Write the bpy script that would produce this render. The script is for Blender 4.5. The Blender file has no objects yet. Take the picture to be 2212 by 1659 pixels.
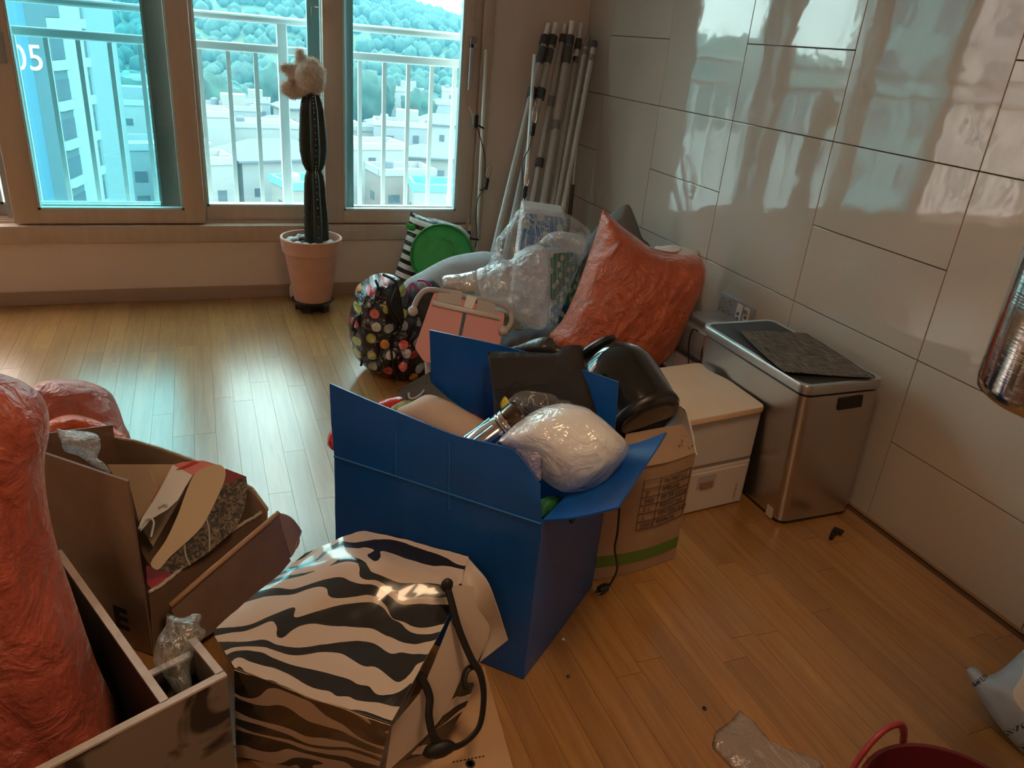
import bpy, bmesh, math, random
import numpy as np
from mathutils import Vector, Matrix, noise
from mathutils.geometry import delaunay_2d_cdt
random.seed(7); rng = np.random.default_rng(7)
S = bpy.context.scene
COL = S.collection

# ------------------------------------------------------------------ camera
FPX, YAW, PITCH, ROLL = 1643.93, 0.40295, 0.42440, 0.089875
CAM = np.array([-2.1116, -4.3154, 1.44]); IW, IH = 2212, 1659
_f = np.array([math.sin(YAW)*math.cos(PITCH), math.cos(YAW)*math.cos(PITCH), -math.sin(PITCH)])
_r = np.array([math.cos(YAW), -math.sin(YAW), 0.0]); _u = np.cross(_r, _f)
CR = math.cos(ROLL)*_r + math.sin(ROLL)*_u; CU = -math.sin(ROLL)*_r + math.cos(ROLL)*_u; CF = _f
cd = bpy.data.cameras.new('camera'); cam = bpy.data.objects.new('camera', cd); COL.objects.link(cam)
cam.matrix_world = Matrix(((CR[0], CU[0], -CF[0], CAM[0]), (CR[1], CU[1], -CF[1], CAM[1]), (CR[2], CU[2], -CF[2], CAM[2]), (0, 0, 0, 1)))
cd.sensor_width = 36; cd.lens = FPX/IW*36; cd.clip_start = 0.02; cd.clip_end = 3000
S.camera = cam

# ------------------------------------------------------------------ world, sun, exposure
w = bpy.data.worlds.new('sky'); S.world = w; w.use_nodes = True
bg = w.node_tree.nodes['Background']; bg.inputs[0].default_value = (1.0, 0.925, 0.85, 1); bg.inputs[1].default_value = 7.8
sd = bpy.data.lights.new('sun', 'SUN'); sd.energy = 1.0; sd.angle = math.radians(6); sd.color = (1, .96, .9)
so = bpy.data.objects.new('sun', sd); COL.objects.link(so); so.rotation_euler = (math.radians(50), 0, math.radians(-28))
S.view_settings.view_transform = 'Standard'; S.view_settings.look = 'None'; S.view_settings.exposure = 0.42
S.view_settings.gamma = 1; S.view_settings.use_curve_mapping = False
S.cycles.use_denoising = True; S.cycles.max_bounces = 6; S.cycles.use_adaptive_sampling = True; S.cycles.adaptive_threshold = .035; S.cycles.transparent_max_bounces = 14
S.cycles.diffuse_bounces = 3; S.cycles.glossy_bounces = 3; S.cycles.caustics_reflective = False; S.cycles.caustics_refractive = False
S.cycles.sample_clamp_indirect = 6

# ------------------------------------------------------------------ pixel helpers: a picture point on a chosen real plane
def ray(px, py): return CF*FPX + CR*(px-IW/2) - CU*(py-IH/2)
def at(px, py, axis, val):
    d = ray(px, py); return CAM + d*((val-CAM[axis])/d[axis])
def onp(px, py, P0, n):
    d = ray(px, py); return CAM + d*(np.dot(np.asarray(P0)-CAM, n)/np.dot(d, n))
def pix(P):
    d = np.asarray(P, float)-CAM; k = d@CF; return IW/2+FPX*(d@CR)/k, IH/2-FPX*(d@CU)/k
def nrm(v): v = np.asarray(v, float); return v/np.linalg.norm(v)

# ------------------------------------------------------------------ materials
MATS = {}
def mat(name, col=(.5, .5, .5), rough=.5, metal=0, spec=.5, var=0, vscale=8, bump=0, bscale=60, coat=0, alpha=1, trans=0, sheen=0, stretch=None, sss=0, obvar=0, crough=.05):
    if name in MATS: return MATS[name]
    m = bpy.data.materials.new(name); m.use_nodes = True; nt = m.node_tree; b = nt.nodes['Principled BSDF']
    b.inputs['Base Color'].default_value = (*col, 1); b.inputs['Roughness'].default_value = rough; b.inputs['Metallic'].default_value = metal
    b.inputs['Specular IOR Level'].default_value = spec; b.inputs['Coat Weight'].default_value = coat; b.inputs['Coat Roughness'].default_value = crough
    b.inputs['Alpha'].default_value = alpha; b.inputs['Transmission Weight'].default_value = trans; b.inputs['Sheen Weight'].default_value = sheen
    L = nt.links.new
    if var or bump or obvar:
        tc = nt.nodes.new('ShaderNodeTexCoord'); src = tc.outputs['Object']
        if stretch:
            mp = nt.nodes.new('ShaderNodeMapping'); mp.inputs['Scale'].default_value = stretch; L(src, mp.inputs[0]); src = mp.outputs[0]
    c = None
    if var:
        n = nt.nodes.new('ShaderNodeTexNoise'); n.inputs['Scale'].default_value = vscale; n.inputs['Detail'].default_value = 5; L(src, n.inputs['Vector'])
        r = nt.nodes.new('ShaderNodeMapRange'); r.inputs[1].default_value = .3; r.inputs[2].default_value = .7; r.inputs[3].default_value = 1-var; r.inputs[4].default_value = 1+var; L(n.outputs['Fac'], r.inputs[0])
        c = r.outputs[0]
    if obvar:
        oi = nt.nodes.new('ShaderNodeObjectInfo'); r2 = nt.nodes.new('ShaderNodeMapRange'); r2.inputs[3].default_value = 1-obvar; r2.inputs[4].default_value = 1+obvar; L(oi.outputs['Random'], r2.inputs[0])
        if c:
            mm = nt.nodes.new('ShaderNodeMath'); mm.operation = 'MULTIPLY'; L(c, mm.inputs[0]); L(r2.outputs[0], mm.inputs[1]); c = mm.outputs[0]
        else: c = r2.outputs[0]
    if c:
        mx = nt.nodes.new('ShaderNodeVectorMath'); mx.operation = 'SCALE'; mx.inputs[0].default_value = col; L(c, mx.inputs['Scale']); L(mx.outputs[0], b.inputs['Base Color'])
    if bump:
        n = nt.nodes.new('ShaderNodeTexNoise'); n.inputs['Scale'].default_value = bscale; n.inputs['Detail'].default_value = 3; L(src, n.inputs['Vector'])
        bp = nt.nodes.new('ShaderNodeBump'); bp.inputs['Strength'].default_value = bump; bp.inputs['Distance'].default_value = .01; L(n.outputs['Fac'], bp.inputs['Height']); L(bp.outputs[0], b.inputs['Normal'])
    MATS[name] = m; return m

def glass_tint(name, tint, refl=.08, rough=.0):
    m = bpy.data.materials.new(name); m.use_nodes = True; nt = m.node_tree; nt.nodes.clear(); L = nt.links.new
    o = nt.nodes.new('ShaderNodeOutputMaterial'); t = nt.nodes.new('ShaderNodeBsdfTransparent'); t.inputs[0].default_value = (*tint, 1)
    g = nt.nodes.new('ShaderNodeBsdfGlossy'); g.inputs['Roughness'].default_value = rough
    fr = nt.nodes.new('ShaderNodeLayerWeight'); fr.inputs[0].default_value = .25
    mr = nt.nodes.new('ShaderNodeMapRange'); mr.inputs[3].default_value = refl; mr.inputs[4].default_value = .6; L(fr.outputs['Fresnel'], mr.inputs[0])
    mx = nt.nodes.new('ShaderNodeMixShader'); L(mr.outputs[0], mx.inputs[0]); L(t.outputs[0], mx.inputs[1]); L(g.outputs[0], mx.inputs[2]); L(mx.outputs[0], o.inputs[0])
    MATS[name] = m; return m

def film(name, col=(.95, .97, 1), body=.25, rough=.12, bscale=35, bump=.8, see=(.97, .98, 1), spec=.8, crease=.3):
    """thin crumpled plastic: partly see-through, partly white, glossy"""
    m = bpy.data.materials.new(name); m.use_nodes = True; nt = m.node_tree; b = nt.nodes['Principled BSDF']; o = nt.nodes['Material Output']; L = nt.links.new
    b.inputs['Base Color'].default_value = (*col, 1); b.inputs['Roughness'].default_value = rough; b.inputs['Specular IOR Level'].default_value = spec
    t = nt.nodes.new('ShaderNodeBsdfTransparent'); t.inputs[0].default_value = (*see, 1)
    tc = nt.nodes.new('ShaderNodeTexCoord')
    n = nt.nodes.new('ShaderNodeTexNoise'); n.inputs['Scale'].default_value = bscale; n.inputs['Detail'].default_value = 4; n.inputs['Distortion'].default_value = 1.5; L(tc.outputs['Object'], n.inputs['Vector'])
    bp = nt.nodes.new('ShaderNodeBump'); bp.inputs['Strength'].default_value = bump; bp.inputs['Distance'].default_value = .02; L(n.outputs['Fac'], bp.inputs['Height']); L(bp.outputs[0], b.inputs['Normal'])
    gl = nt.nodes.new('ShaderNodeBsdfGlossy'); gl.inputs['Roughness'].default_value = rough; L(bp.outputs[0], gl.inputs['Normal'])
    lw = nt.nodes.new('ShaderNodeLayerWeight'); lw.inputs[0].default_value = .3; L(bp.outputs[0], lw.inputs['Normal'])
    mr = nt.nodes.new('ShaderNodeMapRange'); mr.inputs[3].default_value = body; mr.inputs[4].default_value = min(1, body+.35); L(lw.outputs['Facing'], mr.inputs[0])
    n2 = nt.nodes.new('ShaderNodeTexNoise'); n2.inputs['Scale'].default_value = bscale*.4; n2.inputs['Detail'].default_value = 3; n2.inputs['Distortion'].default_value = 2.5; L(tc.outputs['Object'], n2.inputs['Vector'])
    sb = nt.nodes.new('ShaderNodeMath'); sb.operation = 'SUBTRACT'; L(n2.outputs['Fac'], sb.inputs[0]); sb.inputs[1].default_value = .5
    ab = nt.nodes.new('ShaderNodeMath'); ab.operation = 'ABSOLUTE'; L(sb.outputs[0], ab.inputs[0])
    cm = nt.nodes.new('ShaderNodeMapRange'); cm.inputs[1].default_value = 0; cm.inputs[2].default_value = .016; cm.inputs[3].default_value = crease; cm.inputs[4].default_value = 0; L(ab.outputs[0], cm.inputs[0])
    ad = nt.nodes.new('ShaderNodeMath'); ad.operation = 'ADD'; ad.use_clamp = True; L(mr.outputs[0], ad.inputs[0]); L(cm.outputs[0], ad.inputs[1]); mr = ad
    mx = nt.nodes.new('ShaderNodeMixShader'); L(mr.outputs[0], mx.inputs[0]); L(t.outputs[0], mx.inputs[1]); L(b.outputs[0], mx.inputs[2])
    mx2 = nt.nodes.new('ShaderNodeMixShader'); mx2.inputs[0].default_value = .07; L(mx.outputs[0], mx2.inputs[1]); L(gl.outputs[0], mx2.inputs[2]); L(mx2.outputs[0], o.inputs[0])
    MATS[name] = m; return m

# ------------------------------------------------------------------ object helpers
def wloc(o):
    v = np.zeros(3)
    while o is not None: v = v + np.array(o.location); o = o.parent
    return v
def link(o, parent=None):
    COL.objects.link(o)
    if parent is not None: o.parent = parent
    return o
def tag(o, label=None, cat=None, group=None, kind=None):
    if label: o['label'] = label
    if cat: o['category'] = cat
    if group: o['group'] = group
    if kind: o['kind'] = kind
    return o
def thing(name, label, cat, loc, group=None):
    o = bpy.data.objects.new(name, None); o.location = tuple(float(x) for x in loc); o.empty_display_size = .05; link(o); return tag(o, label, cat, group)
def mk(name, V, F, m=None, parent=None, smooth=False, uv=None, origin=None):
    """one mesh object from world-space vertices"""
    V = np.asarray(V, float).reshape(-1, 3)
    if origin is None:
        if parent is not None: org = wloc(parent); loc = (0, 0, 0)
        else: org = np.array([(V[:, 0].min()+V[:, 0].max())/2, (V[:, 1].min()+V[:, 1].max())/2, V[:, 2].min()]); loc = org
    else: org = np.asarray(origin, float); loc = org - (wloc(parent) if parent is not None else 0)
    me = bpy.data.meshes.new(name); me.from_pydata((V-org).tolist(), [], [list(map(int, f)) for f in F])
    me.validate()
    if smooth: me.polygons.foreach_set('use_smooth', [True]*len(me.polygons))
    if uv is not None:
        ul = me.uv_layers.new(name='UVMap'); vi = np.zeros(len(me.loops), int); me.loops.foreach_get('vertex_index', vi)
        ul.data.foreach_set('uv', np.asarray(uv, float)[vi].ravel())
    if m: me.materials.append(m)
    o = bpy.data.objects.new(name, me); o.location = tuple(float(x) for x in loc); return link(o, parent)
def rot_axes(rz=0, rx=0, ry=0): return np.array(Matrix.Rotation(rz, 3, 'Z') @ Matrix.Rotation(ry, 3, 'Y') @ Matrix.Rotation(rx, 3, 'X'))
class MB:
    def __init__(s): s.V = []; s.F = []
    def add(s, V, F):
        k = len(s.V); s.V += [tuple(v) for v in np.asarray(V, float)]; s.F += [[i+k for i in f] for f in F]; return s
    def box(s, a, b, bev=0, M=None, c=None):
        a = np.asarray(a, float); b = np.asarray(b, float)
        if bev > 0:
            bm = bmesh.new(); bmesh.ops.create_cube(bm, size=1)
            for v in bm.verts: v.co = Vector(((a+b)/2 + np.array(v.co)*(b-a)))
            bmesh.ops.bevel(bm, geom=bm.edges[:], offset=bev, segments=2, affect='EDGES', profile=.5)
            bm.verts.index_update(); V = np.array([v.co for v in bm.verts]); F = [[v.index for v in f.verts] for f in bm.faces]; bm.free()
        else:
            V = np.array([[x, y, z] for z in (a[2], b[2]) for y in (a[1], b[1]) for x in (a[0], b[0])]); F = [[0, 2, 3, 1], [4, 5, 7, 6], [0, 1, 5, 4], [2, 6, 7, 3], [0, 4, 6, 2], [1, 3, 7, 5]]
        if M is not None: V = V @ np.asarray(M).T
        if c is not None: V = V + np.asarray(c)
        return s.add(V, F)
    def hexa(s, P): # 8 points: bottom 4 ccw, top 4 ccw
        return s.add(P, [[3, 2, 1, 0], [4, 5, 6, 7], [0, 1, 5, 4], [1, 2, 6, 5], [2, 3, 7, 6], [3, 0, 4, 7]])
    def slab(s, Q, t): # planar polygon extruded by t along -normal
        Q = np.asarray(Q, float); n = nrm(np.cross(Q[1]-Q[0], Q[-1]-Q[0])); k = len(Q)
        return s.add(np.vstack([Q, Q-n*t]), [list(range(k)), list(range(2*k-1, k-1, -1))]+[[i, k+i, k+(i+1) % k, (i+1) % k] for i in range(k)])
    def tube(s, P, r, seg=10, closed=False, flat=None):
        P = np.asarray(P, float); n = len(P); R = np.broadcast_to(np.asarray(r, float), (n,)); V = []
        T = np.gradient(P, axis=0) if not closed else np.roll(P, -1, 0)-np.roll(P, 1, 0)
        up = None
        for i in range(n):
            t = nrm(T[i])
            if up is None: up = np.cross(t, (0, 0, 1) if abs(t[2]) < .9 else (1, 0, 0)); up = nrm(up)
            up = nrm(up - t*(up@t)); sd_ = np.cross(t, up)
            for j in range(seg):
                a = 2*math.pi*j/seg; V.append(P[i]+R[i]*(math.cos(a)*up+(flat or 1)*math.sin(a)*sd_))
        F = []
        for i in range(n if closed else n-1):
            for j in range(seg):
                a = i*seg+j; b = i*seg+(j+1) % seg; c = ((i+1) % n)*seg+(j+1) % seg; d = ((i+1) % n)*seg+j; F.append([a, b, c, d])
        if not closed: F += [list(range(seg))[::-1], [(n-1)*seg+j for j in range(seg)]]
        return s.add(V, F)
    def lathe(s, prof, c=(0, 0, 0), axis=(0, 0, 1), seg=32, sx=1, sy=1, capped=True):
        ax = nrm(axis); e1 = nrm(np.cross(ax, (0, 1, 0) if abs(ax[1]) < .9 else (1, 0, 0))); e2 = np.cross(ax, e1); V = []; c = np.asarray(c, float)
        for r, z in prof:
            for j in range(seg):
                a = 2*math.pi*j/seg; V.append(c+ax*z+r*(sx*math.cos(a)*e1+sy*math.sin(a)*e2))
        F = [[i*seg+j, i*seg+(j+1) % seg, (i+1)*seg+(j+1) % seg, (i+1)*seg+j] for i in range(len(prof)-1) for j in range(seg)]
        if capped: F += [list(range(seg))[::-1], [(len(prof)-1)*seg+j for j in range(seg)]]
        return s.add(V, F)
    def sphere(s, c, r, seg=16, rings=10, sc=(1, 1, 1)):
        prof = [(max(1e-4, math.sin(math.pi*i/rings))*r, -math.cos(math.pi*i/rings)*r) for i in range(rings+1)]
        m2 = MB().lathe(prof, seg=seg); V = np.array(m2.V)*np.asarray(sc)+np.asarray(c, float); return s.add(V, m2.F)
    def build(s, name, m=None, parent=None, smooth=False, uv=None, origin=None): return mk(name, s.V, s.F, m, parent, smooth, uv, origin)
def autosmooth(o, deg=35):
    me = o.data; me.polygons.foreach_set('use_smooth', [True]*len(me.polygons)); me.set_sharp_from_angle(angle=math.radians(deg)); return o
def spline(P, n=12, closed=False):
    P = [np.asarray(p, float) for p in P]; k = len(P); out = []
    for i in range(k if closed else k-1):
        g = (lambda j: P[j % k]) if closed else (lambda j: P[min(max(j, 0), k-1)])
        a, b, c, d = g(i-1), g(i), g(i+1), g(i+2)
        for q in range(n):
            t = q/n; out.append(.5*((2*b)+(-a+c)*t+(2*a-5*b+4*c-d)*t*t+(-a+3*b-3*c+d)*t**3))
    if not closed: out.append(P[-1])
    return np.array(out)
def resample(P, step, closed=True):
    P = np.asarray(P, float)
    if closed: P = np.vstack([P, P[:1]])
    d = np.r_[0, np.cumsum(np.linalg.norm(np.diff(P, axis=0), axis=1))]; n = max(6, int(d[-1]/step)); t = np.linspace(0, d[-1], n+1)
    Q = np.stack([np.interp(t, d, P[:, i]) for i in range(P.shape[1])], 1); return Q[:-1] if closed else Q
def inside(pts, poly):
    x, y = pts[:, 0], pts[:, 1]; c = np.zeros(len(pts), bool); j = len(poly)-1
    for i in range(len(poly)):
        xi, yi = poly[i]; xj, yj = poly[j]
        c ^= ((yi > y) != (yj > y)) & (x < (xj-xi)*(y-yi)/((yj-yi) or 1e-12)+xi); j = i
    return c
def fold(x, y, z, s):
    a = noise.noise(Vector((x*s, y*s, z*s))); b = noise.noise(Vector((x*s*2.3+7, y*s*2.3, z*s*2.3))); c = noise.noise(Vector((x*s*5.1, y*s*5.1+3, z*s)))
    d = noise.noise(Vector((x*s*9.7+a, y*s*9.7, z*s*3+b)))
    return (1-2*abs(a))*.55+(1-2*abs(b))*.32+(.5-abs(c))*.34+(.3-abs(d))*.16
def pillow(name, px, P0, n, front, back, m, parent=None, res=.012, wr=0, ws=7, an=1, ang=0, edge=None, sharp=False, zmin=.003, seed=0, extra=None, cap=None, raw=None):
    """a soft thing: outline on a real plane through P0, filled out to both sides, creased"""
    n = nrm(n); e1 = nrm(np.cross((0, 0, 1), n)) if abs(n[2]) < .95 else np.array([1., 0, 0]); e2 = np.cross(n, e1); P0 = np.asarray(P0, float)
    pts = np.array([onp(x, y, P0, n) for x, y in px]) if raw is None else np.asarray(raw, float)
    q = np.stack([(pts-P0)@e1, (pts-P0)@e2], 1)
    if not sharp: q = spline(q, 6, True)
    q = resample(q, res*1.1); nb = len(q)
    lo, hi = q.min(0), q.max(0); gx = np.arange(lo[0], hi[0], res); gy = np.arange(lo[1], hi[1], res*.87)
    G = np.array([(x+(res/2 if j % 2 else 0), y) for j, y in enumerate(gy) for x in gx]); G = G[inside(G, q)]
    A = q; B = np.roll(q, -1, 0); AB = B-A
    def dist(p):
        t = np.clip(((p[:, None]-A)*AB).sum(2)/((AB**2).sum(1)+1e-12), 0, 1); return np.linalg.norm(p[:, None]-(A+t[..., None]*AB), axis=2).min(1)
    d = dist(G); G = G[d > res*.55]; d = d[d > res*.55]
    allp = np.vstack([q, G]); r = delaunay_2d_cdt([Vector(p) for p in allp], [(i, (i+1) % nb) for i in range(nb)], [], 1, 1e-7)
    vv = np.array([tuple(v) for v in r[0]]); tris = [list(f) for f in r[2]]
    dd = dist(vv); isb = dd < res*.05; D = edge or dd.max(); x = np.clip(dd/D, 0, 1); h = np.sqrt(np.maximum(0, 1-(1-x)**2))
    E = set()
    for f in tris:
        for i in range(3): a, b = f[i], f[(i+1) % 3]; E.add((min(a, b), max(a, b)))
    E = np.array(list(E))
    for it in range(10):
        sm = np.zeros(len(vv)); ct = np.zeros(len(vv)); np.add.at(sm, E[:, 0], h[E[:, 1]]); np.add.at(sm, E[:, 1], h[E[:, 0]]); np.add.at(ct, E[:, 0], 1); np.add.at(ct, E[:, 1], 1)
        h = np.where(isb, h, .5*h+.5*sm/np.maximum(ct, 1))
    ca, sa = math.cos(ang), math.sin(ang); V = []; idx = {}
    for side, T in ((1, front), (-1, back)):
        for i in range(len(vv)):
            if side < 0 and isb[i]: idx[(side, i)] = idx[(1, i)]; continue
            u, v = vv[i]; a, b = (ca*u+sa*v)/an, (-sa*u+ca*v)
            k = fold(a+seed, b, seed*3.1+side*.7, ws)*wr*min(1, .25+dd[i]/.05) if wr else 0
            zz = side*(h[i]*T+k*(1 if not isb[i] else 0)); 
            if extra is not None: zz += extra(u, v)
            P = P0+e1*u+e2*v+n*zz
            if zmin is not None: P[2] = max(P[2], zmin)
            idx[(side, i)] = len(V); V.append(P)
    F = [[idx[(1, i)] for i in f] for f in tris]+[[idx[(-1, i)] for i in f[::-1]] for f in tris]
    ks = {v: k for k, v in idx.items()}; uv = [vv[ks[i][1]] for i in range(len(V))]
    F = [f for f in F if len(set(f)) == 3]
    return mk(name, V, F, m, parent, True, uv)
def text(name, s, M, size, m, parent=None, depth=.0004, align='LEFT', sx=1, bold=0):
    """flat lettering turned into a mesh"""
    c = bpy.data.curves.new(name, 'FONT'); c.body = s; c.size = size; c.extrude = depth; c.align_x = align; c.resolution_u = 3; c.offset = bold
    o = bpy.data.objects.new(name, c); COL.objects.link(o); dg = bpy.context.evaluated_depsgraph_get(); me = o.evaluated_get(dg).to_mesh()
    X, Y, Z, P = [np.asarray(q, float) for q in M]
    V = [P+X*sx*v.co.x+Y*v.co.y+Z*v.co.z for v in me.vertices]; F = [list(p.vertices) for p in me.polygons]
    bpy.data.objects.remove(o); bpy.data.curves.remove(c)
    return mk(name, V, F, m, parent)
# ================================================================== THE ROOM
XL, YB, ZC = -4.7, -7.2, 2.42
WFL, WFR, WFB, WFT = -4.45, -.573, .325, 2.25     # outer frame of the window
paint = mat('warm_paint', (.70, .57, .495), .75, var=.03, vscale=3, bump=.05, bscale=250)
white_paint = mat('ceiling_paint', (.78, .76, .72), .8)
frame_m = mat('window_film', (.52, .40, .315), .42, var=.06, vscale=30, stretch=(1, 1, .06), bump=.03, bscale=200)
base_m = mat('baseboard_film', (.36, .25, .185), .45, var=.06, vscale=30, stretch=(.06, 1, 1))
wl = MB().box((XL-.15, 0, -.12), (0, .22, WFB-.0)).box((XL-.15, 0, WFT), (0, .22, ZC)).box((WFR, 0, WFB), (0, .22, WFT)).box((XL-.15, 0, WFB), (WFL, .22, WFT)).build('wall_back', paint); tag(wl, 'painted beige window wall', kind='structure')
tag(MB().box((XL-.15, YB, 0), (XL, 0, ZC)).build('wall_left', paint), kind='structure')
tag(MB().box((XL-.15, YB-.15, 0), (.15, YB, ZC)).build('wall_front', paint), kind='structure')
tag(MB().box((XL-.15, YB-.15, ZC), (.15, .22, ZC+.15)).build('ceiling', white_paint), kind='structure')
bb = MB().box((XL, -.014, 0), (0, 0, .072), .003).build('baseboard_back', base_m); tag(bb, kind='structure')
tag(MB().box((XL, YB, 0), (XL+.014, 0, .072), .003).build('baseboard_left', base_m), kind='structure')

# floor: planks 75 x 900 mm running towards the window
def wood_floor():
    m = bpy.data.materials.new('floor_oak'); m.use_nodes = True; nt = m.node_tree; b = nt.nodes['Principled BSDF']; L = nt.links.new
    tc = nt.nodes.new('ShaderNodeTexCoord'); oi = nt.nodes.new('ShaderNodeObjectInfo')
    mp = nt.nodes.new('ShaderNodeMapping'); mp.inputs['Scale'].default_value = (26, 1.6, 6); L(tc.outputs['Object'], mp.inputs[0])
    ad = nt.nodes.new('ShaderNodeVectorMath'); ad.operation = 'ADD'; sc = nt.nodes.new('ShaderNodeVectorMath'); sc.operation = 'SCALE'; sc.inputs[0].default_value = (17, 31, 5)
    L(oi.outputs['Random'], sc.inputs['Scale']); L(mp.outputs[0], ad.inputs[0]); L(sc.outputs[0], ad.inputs[1])
    n = nt.nodes.new('ShaderNodeTexNoise'); n.inputs['Scale'].default_value = 1.6; n.inputs['Detail'].default_value = 6; n.inputs['Roughness'].default_value = .62; n.inputs['Distortion'].default_value = .8; L(ad.outputs[0], n.inputs['Vector'])
    cr = nt.nodes.new('ShaderNodeValToRGB'); e = cr.color_ramp.elements; e[0].position = .3; e[0].color = (.28, .125, .036, 1); e[1].position = .72; e[1].color = (.42, .215, .068, 1); L(n.outputs['Fac'], cr.inputs[0])
    mr = nt.nodes.new('ShaderNodeMapRange'); mr.inputs[3].default_value = .88; mr.inputs[4].default_value = 1.10; L(oi.outputs['Random'], mr.inputs[0])
    v = nt.nodes.new('ShaderNodeVectorMath'); v.operation = 'SCALE'; L(cr.outputs[0], v.inputs[0]); L(mr.outputs[0], v.inputs['Scale']); L(v.outputs[0], b.inputs['Base Color'])
    b.inputs['Roughness'].default_value = .30; b.inputs['Coat Weight'].default_value = 1.0; b.inputs['Coat Roughness'].default_value = .26; b.inputs['Specular IOR Level'].default_value = .6
    bp = nt.nodes.new('ShaderNodeBump'); bp.inputs['Strength'].default_value = .12; bp.inputs['Distance'].default_value = .004; L(n.outputs['Fac'], bp.inputs['Height']); L(bp.outputs[0], b.inputs['Normal'])
    return m
oak = wood_floor()
fl = MB().box((XL-.15, YB-.15, -.12), (.0, .0, -.004)).build('floor', mat('floor_gap', (.10, .055, .03), .6)); tag(fl, kind='structure')
PW, PL = .075, .9
pm = MB().box((-PW/2+.0004, -PL/2+.0006, -.004), (PW/2-.0004, PL/2-.0006, 0)).build('plank', oak, fl, origin=(0, 0, 0)); pmesh = pm.data
spots = []; off = MB(); i0 = int((XL+2.214)/PW)
for i in range(i0, 32):
    xc = -2.214+PW*(i+.5)
    if xc+PW/2 > .001: break
    o = random.Random(i*7+3).uniform(0, PL); k = 0; y = 0+o
    while y > YB:
        y1 = y-PL; yc = (y+y1)/2; ya, yb = min(y, 0), max(y1, YB)
        if ya-yb > .05: spots.append((xc, ya, yb))
        y = y1
def vis(s):
    for yy in np.linspace(s[2], s[1], 5):
        if (np.array([s[0], yy, 0])-CAM)@CF < .2: continue
        u, v = pix((s[0], yy, 0))
        if -15 < u < IW+15 and 600 < v < IH+15: return True
    return False
sp = [s for s in spots if vis(s)]; sp.sort(key=lambda s: (s[0]-CAM[0])**2+(.5*(s[1]+s[2])-CAM[1])**2)
near = sp[:300]; nset = set(near); first = True
for (xc, ya, yb) in near:
    o = pm if first else pm.copy()
    if not first: link(o, fl)
    first = False
    o.location = np.array([xc, (ya+yb)/2, 0])-wloc(fl); o.scale = (1, (ya-yb)/PL, 1)
for s in spots:
    if s not in nset: off.box((s[0]-PW/2+.0004, s[2]+.0006, -.004), (s[0]+PW/2-.0004, s[1]-.0006, 0))
tag(off.build('planks_beyond_view', oak, fl), kind='stuff')

# tiled wall: 600 mm columns, halves alternating
def tile_mat():
    m = mat('glossy_tile', (.50, .44, .385), .06, var=.05, vscale=260, coat=.6, obvar=.03, crough=.02, spec=.6); nt = m.node_tree; b = nt.nodes['Principled BSDF']
    tc = nt.nodes.new('ShaderNodeTexCoord'); n = nt.nodes.new('ShaderNodeTexNoise'); n.inputs['Scale'].default_value = 9; n.inputs['Detail'].default_value = 2; nt.links.new(tc.outputs['Object'], n.inputs['Vector'])
    bp = nt.nodes.new('ShaderNodeBump'); bp.inputs['Strength'].default_value = .035; bp.inputs['Distance'].default_value = .02; nt.links.new(n.outputs['Fac'], bp.inputs['Height']); nt.links.new(bp.outputs[0], b.inputs['Normal']); nt.links.new(bp.outputs[0], b.inputs['Coat Normal'])
    return m
tm = tile_mat(); wr_ = MB().box((.006, YB, -.12), (.15, .22, ZC)).build('wall_right', mat('tile_joint', (.06, .05, .045), .8)); tag(wr_, kind='structure')
edges = [0, -.283]+[-.283-.6*k for k in range(1, 12)]; cache = {}
for ci in range(len(edges)-1):
    ya, yb = edges[ci], max(edges[ci+1], YB)
    if ya <= YB: break
    zs = [0]; base = 0
    for blk in range(4):
        z0, z1 = .6*blk, .6*(blk+1)
        split = (blk % 2 == 1) if ci % 2 == 0 else (blk % 2 == 0)
        zs += ([z0+.3] if split else [])+[z1]
    for z0, z1 in zip(zs[:-1], zs[1:]):
        if z0 >= ZC-.01: continue
        z1 = min(z1, ZC); dy, dz = round(ya-yb, 3), round(z1-z0, 3); g = .0016
        if (dy, dz) not in cache: cache[(dy, dz)] = MB().box((0, -dy/2+g, -dz/2+g), (.012, dy/2-g, dz/2-g), .0012).build('tile', tm, wr_, origin=(0, 0, 0)); o = cache[(dy, dz)]
        else: o = cache[(dy, dz)].copy(); link(o, wr_)
        o.location = np.array([0, (ya+yb)/2, (z0+z1)/2])-wloc(wr_)
tag(MB().box((-.012, YB, 0), (0, 0, .004)).build('trim_1', mat('trim_bead', (.30, .17, .08), .5)), kind='structure')

# window: outer frame, front sashes, rear sash, open gap at the far left, outer sashes
W = MB()
W.box((WFL, -.022, WFB), (WFR, .20, WFB+.085), .003).box((WFL, -.022, WFT-.08), (WFR, .20, WFT), .003).box((WFR-.062, -.022, WFB+.08), (WFR, .20, WFT-.07), .003).box((WFL, -.022, WFB+.08), (WFL+.06, .20, WFT-.07), .003)
W.box((WFL+.05, .047, WFB+.08), (WFR-.05, .052, WFB+.098)).box((WFL+.05, .098, WFB+.08), (WFR-.05, .103, WFB+.098)).box((WFL+.05, .150, WFB+.08), (WFR-.05, .155, WFB+.098))
win = W.build('window_1', frame_m); autosmooth(win); tag(win, 'beige-brown sliding balcony window with cyan tinted panes', kind='structure')
gt = glass_tint('cyan_glass', (.53, .86, .92), .05); gclear = glass_tint('outer_glass', (.90, .97, .98), .04); gdeep = glass_tint('filmed_glass', (.42, .86, .93), .05); alu = mat('pale_bead', (.46, .60, .62), .4)
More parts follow.
